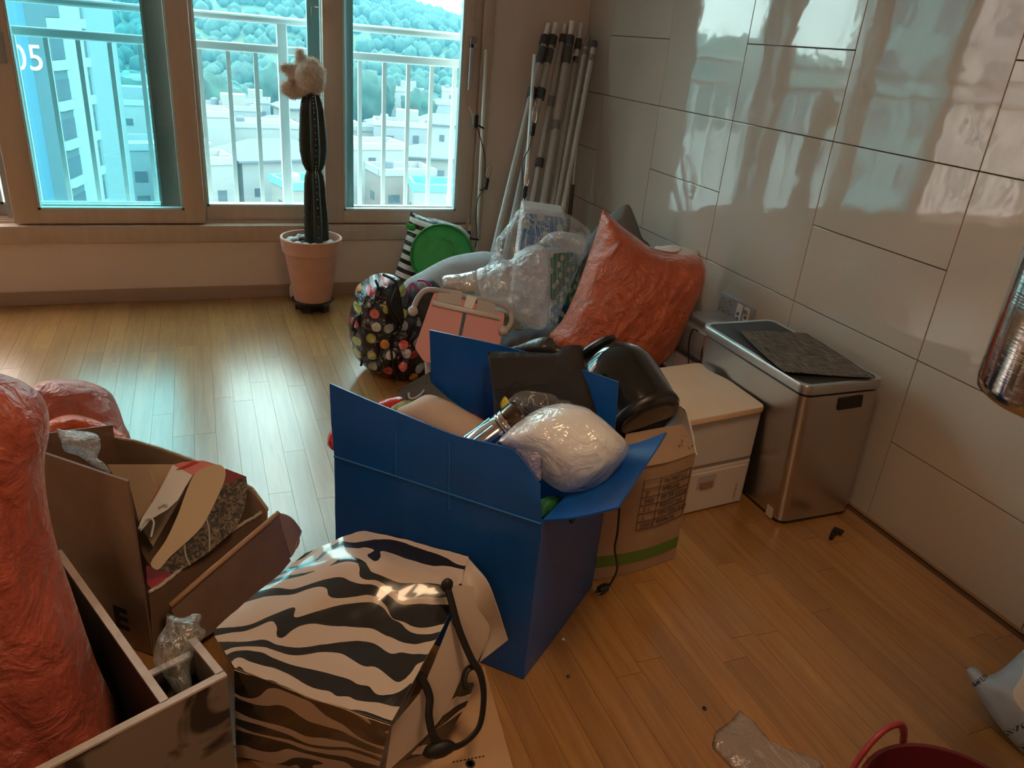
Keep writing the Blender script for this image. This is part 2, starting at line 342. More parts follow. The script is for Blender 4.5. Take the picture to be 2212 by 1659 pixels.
def sash(x0, x1, y0, y1, gl, gr, zb, gb, m=frame_m, gm_=None):
    """x0..x1 outside, gl..gr glass opening"""
    zt = WFT-.085; g = MB(); b = .004
    g.box((x0, y0, zb), (gl, y1, zt), b).box((gr, y0, zb), (x1, y1, zt), b).box((gl-.002, y0, zb), (gr+.002, y1, gb), b).box((gl-.002, y0, zt-.07), (gr+.002, y1, zt), b)
    o = autosmooth(g.build('sash', m, win)); ym = (y0+y1)/2; t = .011
    MB().box((gl, ym-.02, gb), (gl+t, ym+.02, zt-.07)).box((gr-t, ym-.02, gb), (gr, ym+.02, zt-.07)).box((gl, ym-.02, gb), (gr, ym+.02, gb+t)).box((gl, ym-.02, zt-.07-t), (gr, ym+.02, zt-.07)).build('glazing_bead', alu, o)
    mk('pane', [(gl, ym, gb), (gr, ym, gb), (gr, ym, zt-.07), (gl, ym, zt-.07)], [[0, 1, 2, 3]], gm_ or gt, o); return o
ZB = WFB+.092
sB = sash(-2.985, -2.113, .0, .045, -2.874, -2.213, ZB, .487)
sash(-2.13, -1.40, .055, .095, -2.10, -1.478, ZB, .497)
sD = sash(-1.487, WFR-.064, .0, .045, -1.387, -.733, ZB, .487)
# rear set: the sash slid open behind the left one and the fixed outer panes
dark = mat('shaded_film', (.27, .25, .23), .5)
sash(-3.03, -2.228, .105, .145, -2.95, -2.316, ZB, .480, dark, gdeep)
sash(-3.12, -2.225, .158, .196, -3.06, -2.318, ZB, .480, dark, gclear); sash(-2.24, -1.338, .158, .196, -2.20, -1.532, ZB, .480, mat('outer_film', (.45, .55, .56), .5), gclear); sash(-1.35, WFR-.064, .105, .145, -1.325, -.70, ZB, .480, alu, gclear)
lk = MB(); lx = -.652
h0 = at(1022, 92, 1, -.01); h1 = at(1016, 195, 1, -.01)
lk.box((h0[0]-.018, -.02, h0[2]-.03), (h0[0]+.018, .002, h0[2]+.03), .004).build('lock_base', mat('lock_grey', (.30, .30, .31), .4, .3), sD)
MB().box((h0[0]-.022, -.038, h1[2]), (h0[0]-.002, -.02, h0[2]-.004), .004).box((h0[0]-.022, -.038, h0[2]-.03), (h0[0]+.018, -.018, h0[2]-.004), .004).build('lock_lever', mat('lock_lever_grey', (.42, .42, .43), .35, .4), sD)
MB().box((h0[0]-.012, -.008, h0[2]+.11), (h0[0]+.012, .002, h0[2]+.18), .003).build('catch', frame_m, sD)
h2 = at(2, 100, 1, -.01); MB().box((h2[0]-.02, -.012, h2[2]-.07), (h2[0]+.012, .002, h2[2]+.06), .003).build('lock_plate', MATS['lock_grey'], sB)

# ceiling lamps of the room (two flat fixtures)
def lamp(loc, sx, sy, e, col, label):
    t = thing('ceiling_lamp', label, 'ceiling lamp', (loc[0], loc[1], ZC)); x, y = loc
    MB().box((x-sx/2, y-sy/2, ZC-.06), (x+sx/2, y+sy/2, ZC), .01).build('housing', mat('lamp_white', (.85, .84, .82), .4), t)
    em = MATS.get('lamp_glow')
    if not em:
        em = bpy.data.materials.new('lamp_glow'); em.use_nodes = True; b = em.node_tree.nodes['Principled BSDF']; b.inputs['Emission Color'].default_value = (*col, 1); b.inputs['Emission Strength'].default_value = 4; b.inputs['Base Color'].default_value = (.9, .85, .8, 1); MATS['lamp_glow'] = em
    MB().box((x-sx/2+.015, y-sy/2+.015, ZC-.068), (x+sx/2-.015, y+sy/2-.015, ZC-.059)).build('diffuser', em, t)
    ld = bpy.data.lights.new('lamp_light', 'AREA'); ld.shape = 'RECTANGLE'; ld.size = sx; ld.size_y = sy; ld.energy = e; ld.color = col
    lo = bpy.data.objects.new('lamp_light', ld); lo.location = (0, 0, -.075); link(lo, t)
lamp((-1.45, -3.7), .45, .6, 10, (1, .66, .38), 'wide ceiling lamp over the right side of the room'); lamp((-3.1, -5.6), .5, .9, 7, (1, .72, .46), 'wide ceiling lamp behind the camera')
# ================================================================== OUTSIDE
rail_m = mat('rail_paint', (.92, .94, .95), .4)
rl = thing('balcony_railing', 'pale metal safety railing just outside the window', 'railing', (-2.3, .4, .3)); RY = .40
MB().box((-4.6, RY-.03, 1.405), (-.36, RY+.03, 1.445), .012).build('top_rail', rail_m, rl); MB().box((-4.6, RY-.02, 1.255), (-.36, RY+.02, 1.30), .008).build('lower_rail', rail_m, rl); MB().box((-4.6, RY-.02, .36), (-.36, RY+.02, .40), .008).build('bottom_rail', rail_m, rl)
MB().box((-.42, RY-.03, 1.24), (-.36, RY+.03, 1.45), .01).box((-.40, .22, 1.27), (-.37, RY, 1.42)).build('wall_bracket', rail_m, rl)
xs = [at(q, 250, 1, RY)[0] for q in (615,)][0]
bal = None; post = None
for k in range(-24, 9):
    xx = xs+k*.142
    if xx > -.4 or xx < -4.6: continue
    if k % 12 == 0: o = MB().box((xx-.027, RY-.027, .33), (xx+.027, RY+.027, 1.42), .006).build('post', rail_m, rl)
    else: MB().box((xx-.011, RY-.011, .39), (xx+.011, RY+.011, 1.26)).build('baluster', rail_m, rl)
GZ = -24.0
def gp(px, py): return at(px, py, 2, GZ)
tag(mk('ground', [(-700, 8, GZ-.2), (700, 8, GZ-.2), (700, 330, GZ-.2), (-700, 330, GZ-.2)], [[0, 1, 2, 3]], mat('street', (0.158, 0.158, 0.158), .9, var=.2, vscale=.05)), kind='structure')
cream = [mat('render_white', (0.245, 0.245, 0.241), .8), mat('render_grey', (0.180, 0.187, 0.202), .8), mat('render_beige', (0.202, 0.187, 0.173), .8), mat('brick_pale', (0.194, 0.151, 0.137), .8)]
roofm = [mat('roof_white', (0.288, 0.288, 0.288), .8), mat('roof_grey', (0.108, 0.115, 0.137), .8), mat('roof_pale', (0.238, 0.245, 0.259), .8), mat('roof_teal', (.10, .45, .48), .7)]
wing = mat('far_glass', (.07, .08, .10), .25); door_m = mat('far_dark', (.13, .13, .14), .6)
def house(px, py, wd, dp, ht, rz, wi, ri, label, gable=False, extra=0):
    c = gp(px, py); t = thing('house', label, 'building', c, 'low houses below the window'); R = rot_axes(math.radians(rz))
    def P(x, y, z): return c+R@np.array([x, y, 0])+np.array([0, 0, z])
    B = lambda a, b: MB().box(a, b, M=R, c=c)
    B((-wd/2, -dp/2, 0), (wd/2, dp/2, ht)).build('wall', cream[wi], t)
    if gable:
        e = .7; mk('roof', [P(-wd/2-e, -dp/2-e, ht), P(wd/2+e, -dp/2-e, ht), P(wd/2+e, dp/2+e, ht), P(-wd/2-e, dp/2+e, ht), P(-wd/2*.5, 0, ht+dp*.22), P(wd/2*.5, 0, ht+dp*.22), P(-wd/2-e, -dp/2-e, ht-.25), P(wd/2+e, -dp/2-e, ht-.25), P(wd/2+e, dp/2+e, ht-.25), P(-wd/2-e, dp/2+e, ht-.25)],
           [[0, 1, 5, 4], [1, 2, 5], [2, 3, 4, 5], [3, 0, 4], [9, 8, 7, 6], [6, 7, 1, 0], [7, 8, 2, 1], [8, 9, 3, 2], [9, 6, 0, 3]], roofm[ri], t)
    else:
        rf = MB(); q = .25; rf.box((-wd/2-.15, -dp/2-.15, ht), (wd/2+.15, dp/2+.15, ht+.12), M=R, c=c)
        for a, b in (((-wd/2-.15, -dp/2-.15), (wd/2+.15, -dp/2+q)), ((-wd/2-.15, dp/2-q), (wd/2+.15, dp/2+.15)), ((-wd/2-.15, -dp/2), (-wd/2+q, dp/2)), ((wd/2-q, -dp/2), (wd/2+.15, dp/2))): rf.box((*a, ht+.1), (*b, ht+.9), M=R, c=c)
        rf.build('roof', roofm[ri], t)
        if extra: B((-wd*.1, -dp*.1, ht+.1), (wd*.3, dp*.35, ht+2.6)).build('stair_tower', cream[(wi+1) % 3], t)
    rr = random.Random(px*31+py)
    if not gable:
        tx, ty = wd*rr.uniform(-.38, -.2), dp*rr.uniform(-.2, .25); MB().lathe([(.7, ht+.1), (.75, ht+.3), (.75, ht+1.4), (.6, ht+1.6), (.1, ht+1.75)], c+R@np.array([tx, ty, 0]), seg=12).build('water_tank', rr.choice((roofm[0], MATS['roof_teal'], roofm[1])), t); ax_, ay_ = wd*rr.uniform(.32, .42), -dp*.3; B((ax_-.6, ay_-.4, ht+.1), (ax_+.5, ay_+.4, ht+1.1)).build('air_unit', roofm[2], t)
    nf = max(1, int(ht/2.9))
    for f in range(nf):
        z0 = f*2.9+1.0
        for side in (0, 1):
            L_ = wd if side == 0 else dp; nw = max(1, int(L_/3.4))
            for k in range(nw):
                if rr.random() < .22: continue
                u = -L_/2+(k+.5)*L_/nw; hw = rr.choice((.55, .8, 1.1)); zt = z0+rr.choice((1.1, 1.4))
                for sg in ((-1,) if side == 0 else (-1, 1)):
                    if side == 0: B((u-hw, -dp/2-.06, z0), (u+hw, -dp/2+.1, zt)).build('window', wing, t)
                    elif (sg < 0) == (rz < 0 or True): B((sg*wd/2-.06 if sg < 0 else wd/2-.1, u-hw, z0), (-wd/2+.1 if sg < 0 else wd/2+.06, u+hw, zt)).build('window', wing, t)
    return t
HS = [ # px, py of the base middle, width, depth, height, turn, wall, roof, label, gable, roof hut
 (442, 492, 7, 6, 8.4, 14, 0, 0, 'white flat-roofed house low in the middle pane beside the brown stile', 0, 0),
 (592, 468, 12, 9, 8.6, 20, 0, 1, 'white house under a broad grey hipped roof left of the cactus', 1, 0),
 (560, 372, 13, 7, 8.0, 8, 0, 0, 'long white flat-roofed house above the grey hipped roof', 0, 0),
 (500, 330, 11, 9, 8.5, 4, 1, 2, 'grey house behind the long white one in the middle pane', 0, 1),
 (548, 286, 8, 7, 7.0, -6, 1, 2, 'small grey house at the forest edge in the middle pane', 0, 1),
 (452, 392, 7, 7, 10.5, 6, 0, 0, 'tall white block house beside the brown stile', 0, 0),
 (640, 304, 8, 7, 7.5, 10, 2, 1, 'beige house at the forest edge left of the cactus', 1, 0),
 (668, 520, 7, 6, 7.0, 16, 2, 3, 'house with a teal roof deck left of the cactus base', 0, 0),
 (785, 446, 11, 7, 9.0, 10, 0, 0, 'white flat-roofed house low in the right pane beside the stile', 0, 0),
 (785, 366, 7, 6, 7.5, 12, 0, 2, 'white house with a pale slab roof at left of the right pane', 0, 0),
 (865, 384, 10, 7, 9.5, -12, 1, 0, 'grey three storey house in the middle of the right pane', 0, 1),
 (872, 266, 11, 7, 9.0, -16, 0, 0, 'white block house standing at the forest edge in the right pane', 0, 1),
 (932, 284, 10, 7, 7.5, -12, 1, 2, 'grey house at the forest edge by the right jamb', 0, 0),
 (955, 340, 12, 8, 7.5, -20, 0, 1, 'white house with a grey hipped roof by the right jamb', 1, 0),
 (938, 425, 11, 7, 7.0, -10, 2, 1, 'beige house with a grey hipped roof low by the right jamb', 1, 0),
 (862, 488, 8, 6, 7.5, 8, 3, 2, 'pale brick house at the bottom of the right pane', 0, 0),
 (950, 520, 8, 6, 7.0, -8, 0, 3, 'house with a teal roof deck at the bottom right of the right pane', 0, 0),
 (985, 262, 9, 6, 9.0, -8, 0, 0, 'white block house half hidden by the right jamb', 0, 0),
 (893, 318, 5, 4, 6.0, -14, 2, 2, 'small beige flat-roofed house between grey and hipped houses in the right pane', 0, 0),
 (828, 330, 6, 5, 6.5, 6, 0, 1, 'small white gabled house above the grey three storey house', 1, 0),
 (903, 276, 5, 4, 6.0, -12, 1, 0, 'tiny grey flat-roofed house by the forest edge in the right pane', 0, 0),
 (600, 325, 6, 5, 6.0, 9, 0, 1, 'small white gabled house left of the cactus middle', 1, 0),
 (512, 425, 6, 5, 5.5, 12, 1, 2, 'low grey flat-roofed house before the long white one', 0, 0),
 (300, 350, 14, 9, 10.0, 10, 0, 0, 'white flat-roofed house seen through the left pane', 0, 1),
 (320, 255, 11, 9, 9.0, 6, 0, 2, 'small white house with dark openings seen through the left pane', 0, 0),
 (330, 440, 15, 9, 8.0, 14, 1, 2, 'grey house low in the left pane beside the dark post', 0, 0),
 (716, 398, 7, 5, 7.5, 5, 0, 2, 'white house hidden behind the cactus stem', 0, 0),
]
for h in HS: house(*h[:8], h[8], bool(h[9]), h[10])

# wooded hill
def hillz(x, y):
    t = np.clip((y-250)/330, 0, 1); s = t*t*(3-2*t); return GZ+s*(36+9*math.sin(x*.011+1.1)+5*math.sin(x*.027))+2.0*noise.noise(Vector((x*.03, y*.03, 0)))
nx, ny = 60, 30; HX = np.linspace(-420, 420, nx); HY = np.linspace(235, 640, ny)
HV = [(x, y, hillz(x, y)-1) for y in HY for x in HX]; HF = [[j*nx+i, j*nx+i+1, (j+1)*nx+i+1, (j+1)*nx+i] for j in range(ny-1) for i in range(nx-1)]
tag(mk('hillside', HV, HF, mat('hill_soil', (.04, .07, .03), .9)), kind='structure')
leafm = mat('forest_leaf', (.017, .050, .040), .85, var=.6, vscale=.35, bump=1, bscale=.9)
def crown(r, seed, n=2):
    bm = bmesh.new(); bmesh.ops.create_icosphere(bm, subdivisions=n, radius=1)
    for v in bm.verts:
        k = 1+.42*noise.noise(v.co*1.9+Vector((seed, 0, 0)))+.22*noise.noise(v.co*4.1+Vector((0, seed, 0))); v.co = v.co*k*r; v.co.z *= 1.05
    V = np.array([v.co for v in bm.verts]); F = [[v.index for v in f.verts] for f in bm.faces]; bm.free(); return V, F
CRW = [crown(1, s*3.7, 2 if s < 3 else 1) for s in range(8)]; rr = random.Random(5); VA = []; FA = []; base_ = 0
for k in range(4600):
    x = rr.uniform(-330, 300); y = 256+rr.random()**1.5*342
    r = rr.uniform(1.7, 4.0)*(.8+.5*(y-250)/340); V, F = CRW[(k % 3) if y < 300 else 3+k % 5]; a = rr.uniform(0, 6.28); R = rot_axes(a)
    VA.append(V@R.T*r+np.array([x, y, hillz(x, y)+r*.5])); FA.append(np.array(F)+base_); base_ += len(V)
FV_ = np.vstack(VA); FF_ = np.vstack(FA)
tag(mk('forest', FV_, FF_.tolist(), leafm, None, True), 'dense green woods covering the hillside behind the houses', 'forest', kind='stuff')
trunk = mat('bark_far', (.12, .09, .06), .9); TV = [crown(1, 40+s*2.3, 3) for s in range(3)]
TR = [(705, 262, 5, 'round tree between the houses right of the cactus'), (775, 300, 6, 'tall leafy tree at the left edge of the right pane'), (815, 272, 5.0, 'broad tree behind the houses in the right pane'), (474, 305, 5, 'leafy tree beside the brown stile in the middle pane'), (600, 262, 5.5, 'leafy tree at the forest edge behind the small grey house'), (286, 278, 4, 'tree beside the tower in the left pane'), (345, 312, 3.6, 'tree behind the dark post in the left pane'), (900, 300, 4.5, 'small tree between grey and white houses in the right pane')]
for i, (px, py, r, lb) in enumerate(TR):
    c = gp(px, py); t = thing('tree', lb, 'tree', c, 'trees among the houses'); V, F = TV[i % 3]
    mk('crown', V*np.array([r, r, r*1.15])+c+np.array([0, 0, r*1.5]), F, leafm, t, True); MB().tube([c, c+np.array([0, 0, r])], [.35, .2], 6).build('trunk', trunk, t)

# tower 605, left
def tower():
    D = 62.; c0 = CAM+ray(150, 300)*0
    def dirp(px, dist):
        d = ray(px, 200); k = dist/math.hypot(d[0], d[1]); return CAM[:2]+d[:2]*k
    A = dirp(118, 70.); Bk = dirp(262, 84.); L_ = dirp(-330, 64.)
    z0, z1 = GZ, 30.; t = thing('apartment_tower', 'tall apartment tower numbered on its end wall, seen through the left cyan pane', 'building', (A[0], A[1], z0))
    u = nrm([A[0]-L_[0], A[1]-L_[1], 0]); v = nrm([Bk[0]-A[0], Bk[1]-A[1], 0]); LA = np.linalg.norm(A-L_); LB = np.linalg.norm(Bk-A)
    A3 = np.array([A[0], A[1], 0]); zz = np.array([0, 0, 1.])
    def blk(a0, a1, b0, b1, za, zb): # a along end wall (0 at corner, negative left), b along facade
        return MB().hexa([A3+u*a0+v*b0+zz*za, A3+u*a1+v*b0+zz*za, A3+u*a1+v*b1+zz*za, A3+u*a0+v*b1+zz*za, A3+u*a0+v*b0+zz*zb, A3+u*a1+v*b0+zz*zb, A3+u*a1+v*b1+zz*zb, A3+u*a0+v*b1+zz*zb])
    blk(-LA, 0, 0, LB, z0, z1).build('wall', mat('tower_blue_grey', (.085, .105, .12), .8), t)
    blk(-LA*.72, -LA*.60, -.12, .1, z0, z1).build('end_stripe', mat('tower_deep', (0.072, 0.137, 0.187), .8), t); blk(-LA*.20, -LA*.10, -.12, .1, z0, z1).build('end_stripe', MATS['tower_deep'], t)
    blk(-.05, .5, LB*.20, LB*.40, z0, z1).build('white_pier', mat('tower_white', (0.302, 0.302, 0.295), .7), t); blk(-.05, .22, LB*.52, LB*.98, z0, z1).build('panel_strip', mat('tower_pale', (0.194, 0.209, 0.216), .8), t)
    for f in range(18):
        za = z0+f*2.9+.9
        for b0, b1 in ((.03, .19), (.41, .50)): blk(-.05, .10, LB*b0, LB*b1, za, za+1.5).build('window', wing, t); blk(-.05, .35, LB*b0, LB*b1, za-.75, za-.05).build('balcony', MATS['tower_white'], t)
        if f % 2: blk(-.05, .12, LB*.95, LB*1.0, za, za+1.2).build('window', wing, t)
    P = None
    d = ray(98, 152); q0 = CAM+d*(((A3-CAM)@np.cross(u, zz))/(d@np.cross(u, zz)))
    text('tower_number', '605', (u, zz, np.cross(u, zz), q0+np.cross(u, zz)*.05), 2.5, mat('number_white', (.9, .9, .9), .7), t, .03, 'RIGHT')
tower()
# white tower further left, outside the direct view; the glossy tiles mirror it
def white_tower():
    c = np.array([-46., 34., GZ]); t = thing('white_apartment_tower', 'white apartment tower with rows of windows mirrored in the glossy wall tiles', 'building', c); R = rot_axes(math.radians(42))
    MB().box((-9, -7, 0), (9, 7, 58), M=R, c=c).build('wall', MATS['tower_white'], t)
    for f in range(19):
        z = f*3+1
        for k in range(6): MB().box((-8.4+k*2.9, -7.1, z), (-6.9+k*2.9, -6.9, z+1.5), M=R, c=c).build('window', wing, t)
        MB().box((-9, -7.7, z-.9), (3, -7, z-.1), M=R, c=c).build('balcony', MATS['render_grey'], t)
        for k in range(4): MB().box((8.9, -6+k*3.2, z), (9.1, -4.4+k*3.2, z+1.5), M=R, c=c).build('window', wing, t)
white_tower()
# summer haze over the town
hz = bpy.data.materials.new('haze'); hz.use_nodes = True; nt = hz.node_tree; nt.nodes.clear(); o_ = nt.nodes.new('ShaderNodeOutputMaterial'); vs = nt.nodes.new('ShaderNodeVolumeScatter'); vs.inputs['Color'].default_value = (.13, .44, .58, 1); vs.inputs['Density'].default_value = .0008; vs.inputs['Anisotropy'].default_value = .0; nt.links.new(vs.outputs[0], o_.inputs['Volume'])
hzo = MB().box((-420, 25, GZ-1), (420, 640, 45)).build('haze', hz); tag(hzo, 'thin summer haze hanging over the houses', 'haze', kind='stuff')
# ================================================================== more materials and helpers for the things
def nodes(name):
    m = bpy.data.materials.new(name); m.use_nodes = True; MATS[name] = m; nt = m.node_tree; return m, nt, nt.nodes['Principled BSDF'], nt.links.new
def uvnode(nt, scale=(1, 1, 1), rot=0):
    tc = nt.nodes.new('ShaderNodeTexCoord'); mp = nt.nodes.new('ShaderNodeMapping'); mp.inputs['Scale'].default_value = scale; mp.inputs['Rotation'].default_value = (0, 0, rot); nt.links.new(tc.outputs['UV'], mp.inputs[0]); return mp.outputs[0]
def math_(nt, op, a, b=None, c=None):
    n = nt.nodes.new('ShaderNodeMath'); n.operation = op
    for i, v in enumerate((a, b, c)):
        if v is None: continue
        if isinstance(v, (int, float)): n.inputs[i].default_value = v
        else: nt.links.new(v, n.inputs[i])
    return n.outputs[0]
def mixc(nt, fac, a, b):
    n = nt.nodes.new('ShaderNodeMix'); n.data_type = 'RGBA'; nt.links.new(fac, n.inputs[0])
    for i, v in ((6, a), (7, b)):
        if isinstance(v, tuple): n.inputs[i].default_value = (*v, 1)
        else: nt.links.new(v, n.inputs[i])
    return n.outputs[2]
def stripes(name, a, b, freq, rot=0, duty=.5, rough=.35, wob=0):
    m, nt, bs, L = nodes(name); uv = uvnode(nt, rot=rot); s = nt.nodes.new('ShaderNodeSeparateXYZ'); L(uv, s.inputs[0]); v = s.outputs[1]
    f = math_(nt, 'FRACT', math_(nt, 'MULTIPLY', v, freq)); g = math_(nt, 'GREATER_THAN', f, duty); L(mixc(nt, g, a, b), bs.inputs['Base Color']); bs.inputs['Roughness'].default_value = rough; return m
def dots(name, base, pal, scale, rad, rough=.3):
    m, nt, bs, L = nodes(name); uv = uvnode(nt); v = nt.nodes.new('ShaderNodeTexVoronoi'); v.voronoi_dimensions = '2D'; v.inputs['Scale'].default_value = scale; v.inputs['Randomness'].default_value = .55; L(uv, v.inputs['Vector'])
    sp_ = nt.nodes.new('ShaderNodeSeparateColor'); L(v.outputs['Color'], sp_.inputs[0]); cr = nt.nodes.new('ShaderNodeValToRGB'); cr.color_ramp.interpolation = 'CONSTANT'; el = cr.color_ramp.elements
    while len(el) < len(pal): el.new(.5)
    for i, c in enumerate(pal): el[i].position = i/len(pal); el[i].color = (*c, 1)
    L(sp_.outputs[0], cr.inputs[0]); g = math_(nt, 'LESS_THAN', v.outputs['Distance'], rad); L(mixc(nt, g, base, cr.outputs[0]), bs.inputs['Base Color']); bs.inputs['Roughness'].default_value = rough; bs.inputs['Specular IOR Level'].default_value = .8
    n4 = nt.nodes.new('ShaderNodeTexNoise'); n4.inputs['Scale'].default_value = 9; n4.inputs['Detail'].default_value = 3; n4.inputs['Distortion'].default_value = 1; L(uv, n4.inputs['Vector']); rdg = math_(nt, 'ABSOLUTE', math_(nt, 'SUBTRACT', n4.outputs['Fac'], .5))
    bp = nt.nodes.new('ShaderNodeBump'); bp.inputs['Strength'].default_value = .8; bp.inputs['Distance'].default_value = .06; bp.invert = True; L(rdg, bp.inputs['Height']); L(bp.outputs[0], bs.inputs['Normal'])
    return m
def zebra(name):
    m, nt, bs, L = nodes(name); uv = uvnode(nt, (1.15, 1, 1)); n = nt.nodes.new('ShaderNodeTexNoise'); n.noise_dimensions = '2D'; n.inputs['Scale'].default_value = 5.5; n.inputs['Detail'].default_value = .6; n.inputs['Distortion'].default_value = .5; L(uv, n.inputs['Vector'])
    n2 = nt.nodes.new('ShaderNodeTexNoise'); n2.noise_dimensions = '2D'; n2.inputs['Scale'].default_value = 7; n2.inputs['Detail'].default_value = 0; L(uv, n2.inputs['Vector'])
    s = nt.nodes.new('ShaderNodeSeparateXYZ'); L(uv, s.inputs[0])
    ph = math_(nt, 'ADD', math_(nt, 'MULTIPLY', s.outputs[1], 14.5), math_(nt, 'MULTIPLY', n.outputs['Fac'], 2.3)); w_ = math_(nt, 'SINE', math_(nt, 'MULTIPLY', ph, 6.2832))
    th = math_(nt, 'MULTIPLY_ADD', n2.outputs['Fac'], 2.6, -1.35); g = math_(nt, 'GREATER_THAN', w_, th)
    L(mixc(nt, g, (.016, .014, .014), (.52, .41, .34)), bs.inputs['Base Color']); bs.inputs['Roughness'].default_value = .22; bs.inputs['Coat Weight'].default_value = .7; bs.inputs['Coat Roughness'].default_value = .05; return m
def sackm(name, col, rough=.38):
    m, nt, bs, L = nodes(name); tc = nt.nodes.new('ShaderNodeTexCoord'); n = nt.nodes.new('ShaderNodeTexNoise'); n.inputs['Scale'].default_value = 14; n.inputs['Detail'].default_value = 5; L(tc.outputs['Object'], n.inputs['Vector'])
    mr = nt.nodes.new('ShaderNodeMapRange'); mr.inputs[1].default_value = .3; mr.inputs[2].default_value = .7; mr.inputs[3].default_value = .8; mr.inputs[4].default_value = 1.15; L(n.outputs['Fac'], mr.inputs[0])
    v = nt.nodes.new('ShaderNodeVectorMath'); v.operation = 'SCALE'; v.inputs[0].default_value = col; L(mr.outputs[0], v.inputs['Scale']); L(v.outputs[0], bs.inputs['Base Color'])
    uv = uvnode(nt, (330, 330, 1)); ck = nt.nodes.new('ShaderNodeTexChecker'); ck.inputs['Scale'].default_value = 1; L(uv, ck.inputs['Vector'])
    n3 = nt.nodes.new('ShaderNodeTexNoise'); n3.inputs['Scale'].default_value = 45; n3.inputs['Detail'].default_value = 4; n3.inputs['Distortion'].default_value = 1; L(tc.outputs['Object'], n3.inputs['Vector'])
    n4 = nt.nodes.new('ShaderNodeTexNoise'); n4.inputs['Scale'].default_value = 11; n4.inputs['Detail'].default_value = 4; n4.inputs['Distortion'].default_value = .8; L(tc.outputs['Object'], n4.inputs['Vector'])
    rdg = math_(nt, 'ABSOLUTE', math_(nt, 'SUBTRACT', n4.outputs['Fac'], .5)); h = math_(nt, 'ADD', math_(nt, 'ADD', math_(nt, 'MULTIPLY', ck.outputs['Fac'], .05), math_(nt, 'MULTIPLY', n3.outputs['Fac'], .7)), math_(nt, 'MULTIPLY', rdg, -5.0)); bp = nt.nodes.new('ShaderNodeBump'); bp.inputs['Strength'].default_value = .5; bp.inputs['Distance'].default_value = .014; L(h, bp.inputs['Height']); L(bp.outputs[0], bs.inputs['Normal'])
    bs.inputs['Roughness'].default_value = rough; bs.inputs['Specular IOR Level'].default_value = .6; bs.inputs['Sheen Weight'].default_value = .25; bs.inputs['Sheen Roughness'].default_value = .4; bs.inputs['Sheen Tint'].default_value = (1, .8, .75, 1); return m
def voxel(mb, size, smooth=6):
    me = bpy.data.meshes.new('tmp'); me.from_pydata(mb.V, [], mb.F); o = bpy.data.objects.new('tmp', me); COL.objects.link(o)
    md = o.modifiers.new('r', 'REMESH'); md.mode = 'VOXEL'; md.voxel_size = size; s_ = o.modifiers.new('s', 'SMOOTH'); s_.iterations = smooth; s_.factor = .5
    dg = bpy.context.evaluated_depsgraph_get(); ev = o.evaluated_get(dg).to_mesh(); V = np.array([v.co for v in ev.vertices]); F = [list(p.vertices) for p in ev.polygons]; N = np.array([v.normal for v in ev.vertices])
    bpy.data.objects.remove(o); bpy.data.meshes.remove(me); return V, F, N
def patch(name, rows, m, parent=None, nu=24, nv=18, wr=0, ws=6, seed=0, th=.0015, uv0=None, both=None):
    """sheet through a grid of points (rows of points), splined, creased, with thickness"""
    R = np.array(rows, float); k = R.shape[0]
    A = np.stack([resample(spline(r, 8) if len(r) > 2 else np.array(r), 1, False) if False else np.array([np.interp(np.linspace(0, len(r)-1, nu), range(len(r)), r[:, c]) for c in range(3)]).T for r in R])
    B = np.stack([np.array([np.interp(np.linspace(0, k-1, nv), range(k), A[:, i, c]) for c in range(3)]).T for i in range(nu)], 1) # nv,nu,3
    if k > 2 or R.shape[1] > 2:
        for it in range(3):
            C = B.copy(); C[1:-1] = .5*B[1:-1]+.25*(B[2:]+B[:-2]); C[:, 1:-1] = .5*C[:, 1:-1]+.25*(C[:, 2:]+C[:, :-2]); B = C
    du = np.gradient(B, axis=1); dv = np.gradient(B, axis=0); N = np.cross(du, dv); N /= (np.linalg.norm(N, axis=2, keepdims=True)+1e-9)
    if wr:
        for j in range(nv):
            for i in range(nu): p = B[j, i]; B[j, i] = p+N[j, i]*wr*fold(p[0]+seed, p[1], p[2], ws)
    lu = np.linalg.norm(np.diff(B, axis=1), axis=2).mean(0); lv = np.linalg.norm(np.diff(B, axis=0), axis=2).mean(1)
    U = np.r_[0, np.cumsum(lu)]; Vv = np.r_[0, np.cumsum(lv)]; u0 = uv0 or (0, 0)
    V = np.vstack([B.reshape(-1, 3), (B-N*th).reshape(-1, 3)]); n_ = nu*nv
    F = [[j*nu+i, j*nu+i+1, (j+1)*nu+i+1, (j+1)*nu+i] for j in range(nv-1) for i in range(nu-1)]; F2 = [[n_+a for a in f[::-1]] for f in F]
    bd = [i for i in range(nu)]+[j*nu+nu-1 for j in range(1, nv)]+[(nv-1)*nu+i for i in range(nu-2, -1, -1)]+[j*nu for j in range(nv-2, 0, -1)]
    F3 = [[bd[(i+1) % len(bd)], bd[i], n_+bd[i], n_+bd[(i+1) % len(bd)]] for i in range(len(bd))]
    uv = [(u0[0]+U[i], u0[1]+Vv[j]) for j in range(nv) for i in range(nu)]*2
    o = mk(name, V, F+F2+F3, m, parent, True, uv)
    if both:
        o.data.materials.append(both); nf = len(F); idx = [0]*nf+[1]*nf+[1]*len(F3)
        if len(o.data.polygons) == len(idx): o.data.polygons.foreach_set('material_index', idx)
    o.data.set_sharp_from_angle(angle=math.radians(50)); return o
def rrect(cx, cy, hx, hy, r, z, n=6):
    out = []
    for sx, sy, a0 in ((1, 1, 0), (-1, 1, 90), (-1, -1, 180), (1, -1, 270)):
        for k in range(n+1): a = math.radians(a0+90*k/n); out.append((cx+sx*(hx-r)+r*math.cos(a), cy+sy*(hy-r)+r*math.sin(a), z))
    return np.array(out)
